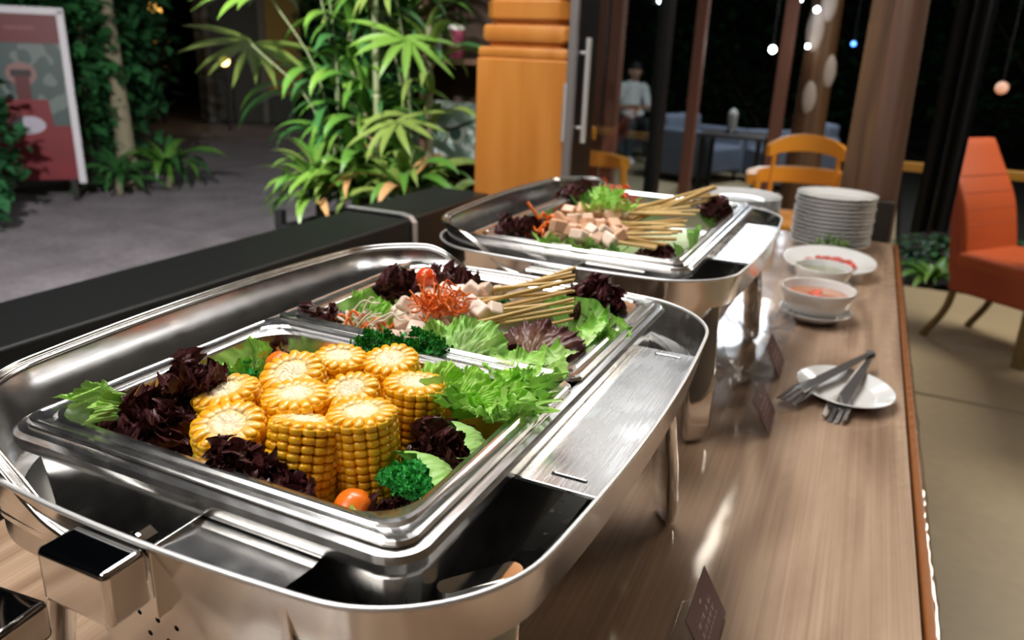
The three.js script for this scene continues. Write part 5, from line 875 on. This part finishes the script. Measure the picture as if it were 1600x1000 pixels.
function shrub(label, p, size, n, seed, leafSize, tone = [0.018, 0.085, 0.03], name = 'shrub') {
  const t = thing(name, label, 'shrub', p), q = rng(seed), m = new THREE.InstancedMesh(shrubLeaf, phys({ color: rgb(1, 1, 1), roughness: 0.4, side: THREE.DoubleSide }), n), o = new THREE.Object3D();
  for (let i = 0; i < n; i++) {
    const a = q() * 6.283, u = 0.55 + 0.45 * q(), el = Math.acos(1 - 1.9 * q()), lump = 1 + 0.25 * noise(Math.cos(a) * 2, Math.cos(el) * 2 + seed, Math.sin(a) * 2);
    o.position.set(size[0] * u * lump * Math.sin(el) * Math.cos(a), size[1] * (0.5 + 0.5 * u * lump * Math.cos(el)), size[2] * u * lump * Math.sin(el) * Math.sin(a));
    o.rotation.set(-0.6 + 1.4 * q(), a + 1.57 + (q() - 0.5) * 2.4, (q() - 0.5), 'YXZ'); o.scale.setScalar(leafSize * (0.6 + 0.8 * q())); o.updateMatrix(); m.setMatrixAt(i, o.matrix);
    const k = 0.6 + 0.9 * q(); m.setColorAt(i, rgb(tone[0] * k, tone[1] * k, tone[2] * k));
  }
  m.name = 'foliage'; m.userData.kind = 'stuff'; m.castShadow = m.receiveShadow = true; t.add(m);
  for (let k = 0; k < 4; k++) part(t, 'branch', rod([0, 0, 0], [size[0] * 0.5 * Math.cos(k * 1.6), size[1] * 0.7, size[2] * 0.5 * Math.sin(k * 1.6)], 0.02, 0.008, 6), M.branch);
}
shrub('dark green shrub in front of the left side of the sign', [-5.66, 0, -2.92], [0.40, 1.2, 0.40], 1100, 1, 0.13);
shrub('dark low shrub on the near side of the sign, beside the path', [-5.45, 0, -2.62], [0.42, 0.5, 0.42], 800, 2, 0.12);
shrub('tall dark green shrub between the sign and the pale trunk', [-6.15, 0, -4.25], [0.45, 2.6, 0.45], 1800, 3, 0.14, [0.022, 0.10, 0.03]);
shrub('tall dark creeper behind the pale trunk', [-6.5, 0, -4.9], [0.6, 3.0, 0.5], 1800, 4, 0.15, [0.020, 0.085, 0.028]);
shrub('dark shrub mass behind the sign, reaching out of the picture', [-7.0, 0, -3.9], [0.9, 3.2, 0.8], 2000, 5, 0.16, [0.020, 0.085, 0.028]);
shrub('dark trees closing the far end of the garden path', [-11.5, 0, -11.5], [2.4, 3.8, 1.4], 2600, 6, 0.25, [0.020, 0.085, 0.028]);
shrub('dark trees left of the far end of the path', [-10.2, 0, -7.2], [1.6, 3.6, 1.3], 2400, 7, 0.22, [0.020, 0.085, 0.028]);
shrub('dark shrubs behind the planter along the far side of the path', [-6.4, 0, -9.8], [1.6, 3.2, 1.2], 2000, 8, 0.2, [0.020, 0.085, 0.028]);
{ const t = thing('tree_trunk', 'slender pale grey-green tree trunk beside the garden sign', 'trunk', [-5.81, 0, -4.42]);
  const L = []; for (let k = 0; k <= 24; k++) { const y = k / 24 * 3.4, r = 0.078 - 0.012 * y + 0.006 * noise(y * 3, 1) + 0.03 * Math.exp(-y * 4); L.push(Array.from({ length: 16 }, (_, i) => { const a = -i / 16 * 6.2832, rr = r * (1 + 0.12 * noise(Math.cos(a) * 2, y * 3, Math.sin(a) * 2)); return [rr * Math.cos(a) - 0.02 * y, y, rr * Math.sin(a)]; })); } part(t, 'bark', loft(L, { cap1: true, crease: 2 }), M.trunk);
  part(t, 'branch', rod([-0.05, 2.5, 0], [-0.4, 3.2, 0.2], 0.03, 0.015), M.trunk); }
rosette('strap_leaf_plant', 'fern-like green plant at the foot of the pale trunk, by the path', [-5.55, 0, -4.62], 46, 1.5, 31, [P3[1], P3[3]], 0.16, 0.03);
rosette('strap_leaf_plant', 'small green fern-like plant between the pale trunk and the sign', [-5.62, 0, -4.15], 34, 1.2, 32, [P3[3]], 0.14, 0.03);
{ const t = thing('garden_hut', 'dim grey hut wall behind the drooping fan leaf at the end of the path', 'hut', [-9.3, 0, -9.7], 0.6); const c = std({ color: rgb(0.045, 0.05, 0.045), roughness: 0.9 });
  part(t, 'wall', box(1.5, 2.2, 0.12, 0, 1.1, 0, 0.01), c); part(t, 'post', box(0.1, 2.4, 0.1, -0.55, 1.2, 0.12, 0.01), std({ color: rgb(0.11, 0.11, 0.10), roughness: 0.9 })); part(t, 'post', box(0.1, 2.4, 0.1, 0.3, 1.2, 0.12, 0.01), std({ color: rgb(0.11, 0.11, 0.10), roughness: 0.9 })); part(t, 'panel', box(0.6, 1.5, 0.05, 0.6, 1.2, 0.09, 0.01), std({ color: rgb(0.22, 0.15, 0.03), roughness: 0.8 })); part(t, 'roof', box(1.9, 0.1, 0.9, 0, 2.3, 0.1, 0.02), M.wallDark); }
// behind the railing and inside the dark
shrub('dark bushes behind the terrace railing', [3.0, -0.1, -13.5], [3.4, 3.4, 0.9], 2200, 9, 0.16, [0.022, 0.075, 0.025]);
shrub('dark hedge behind the lounge', [-1.6, -0.1, -14.6], [3.4, 3.2, 0.8], 3000, 10, 0.22, [0.022, 0.075, 0.03]);
rosette('strap_leaf_plant', 'small lit green plant at the floor edge between the post and the red chair', [0.78, -0.13, -5.15], 26, 0.85, 41, [P3[1], P3[0]], 0.1, 0.02);
shrub('low green bush under the terrace railing', [1.05, -0.13, -5.5], [0.55, 0.4, 0.2], 500, 11, 0.09, [0.020, 0.085, 0.028]);

renderer.render(scene, camera);
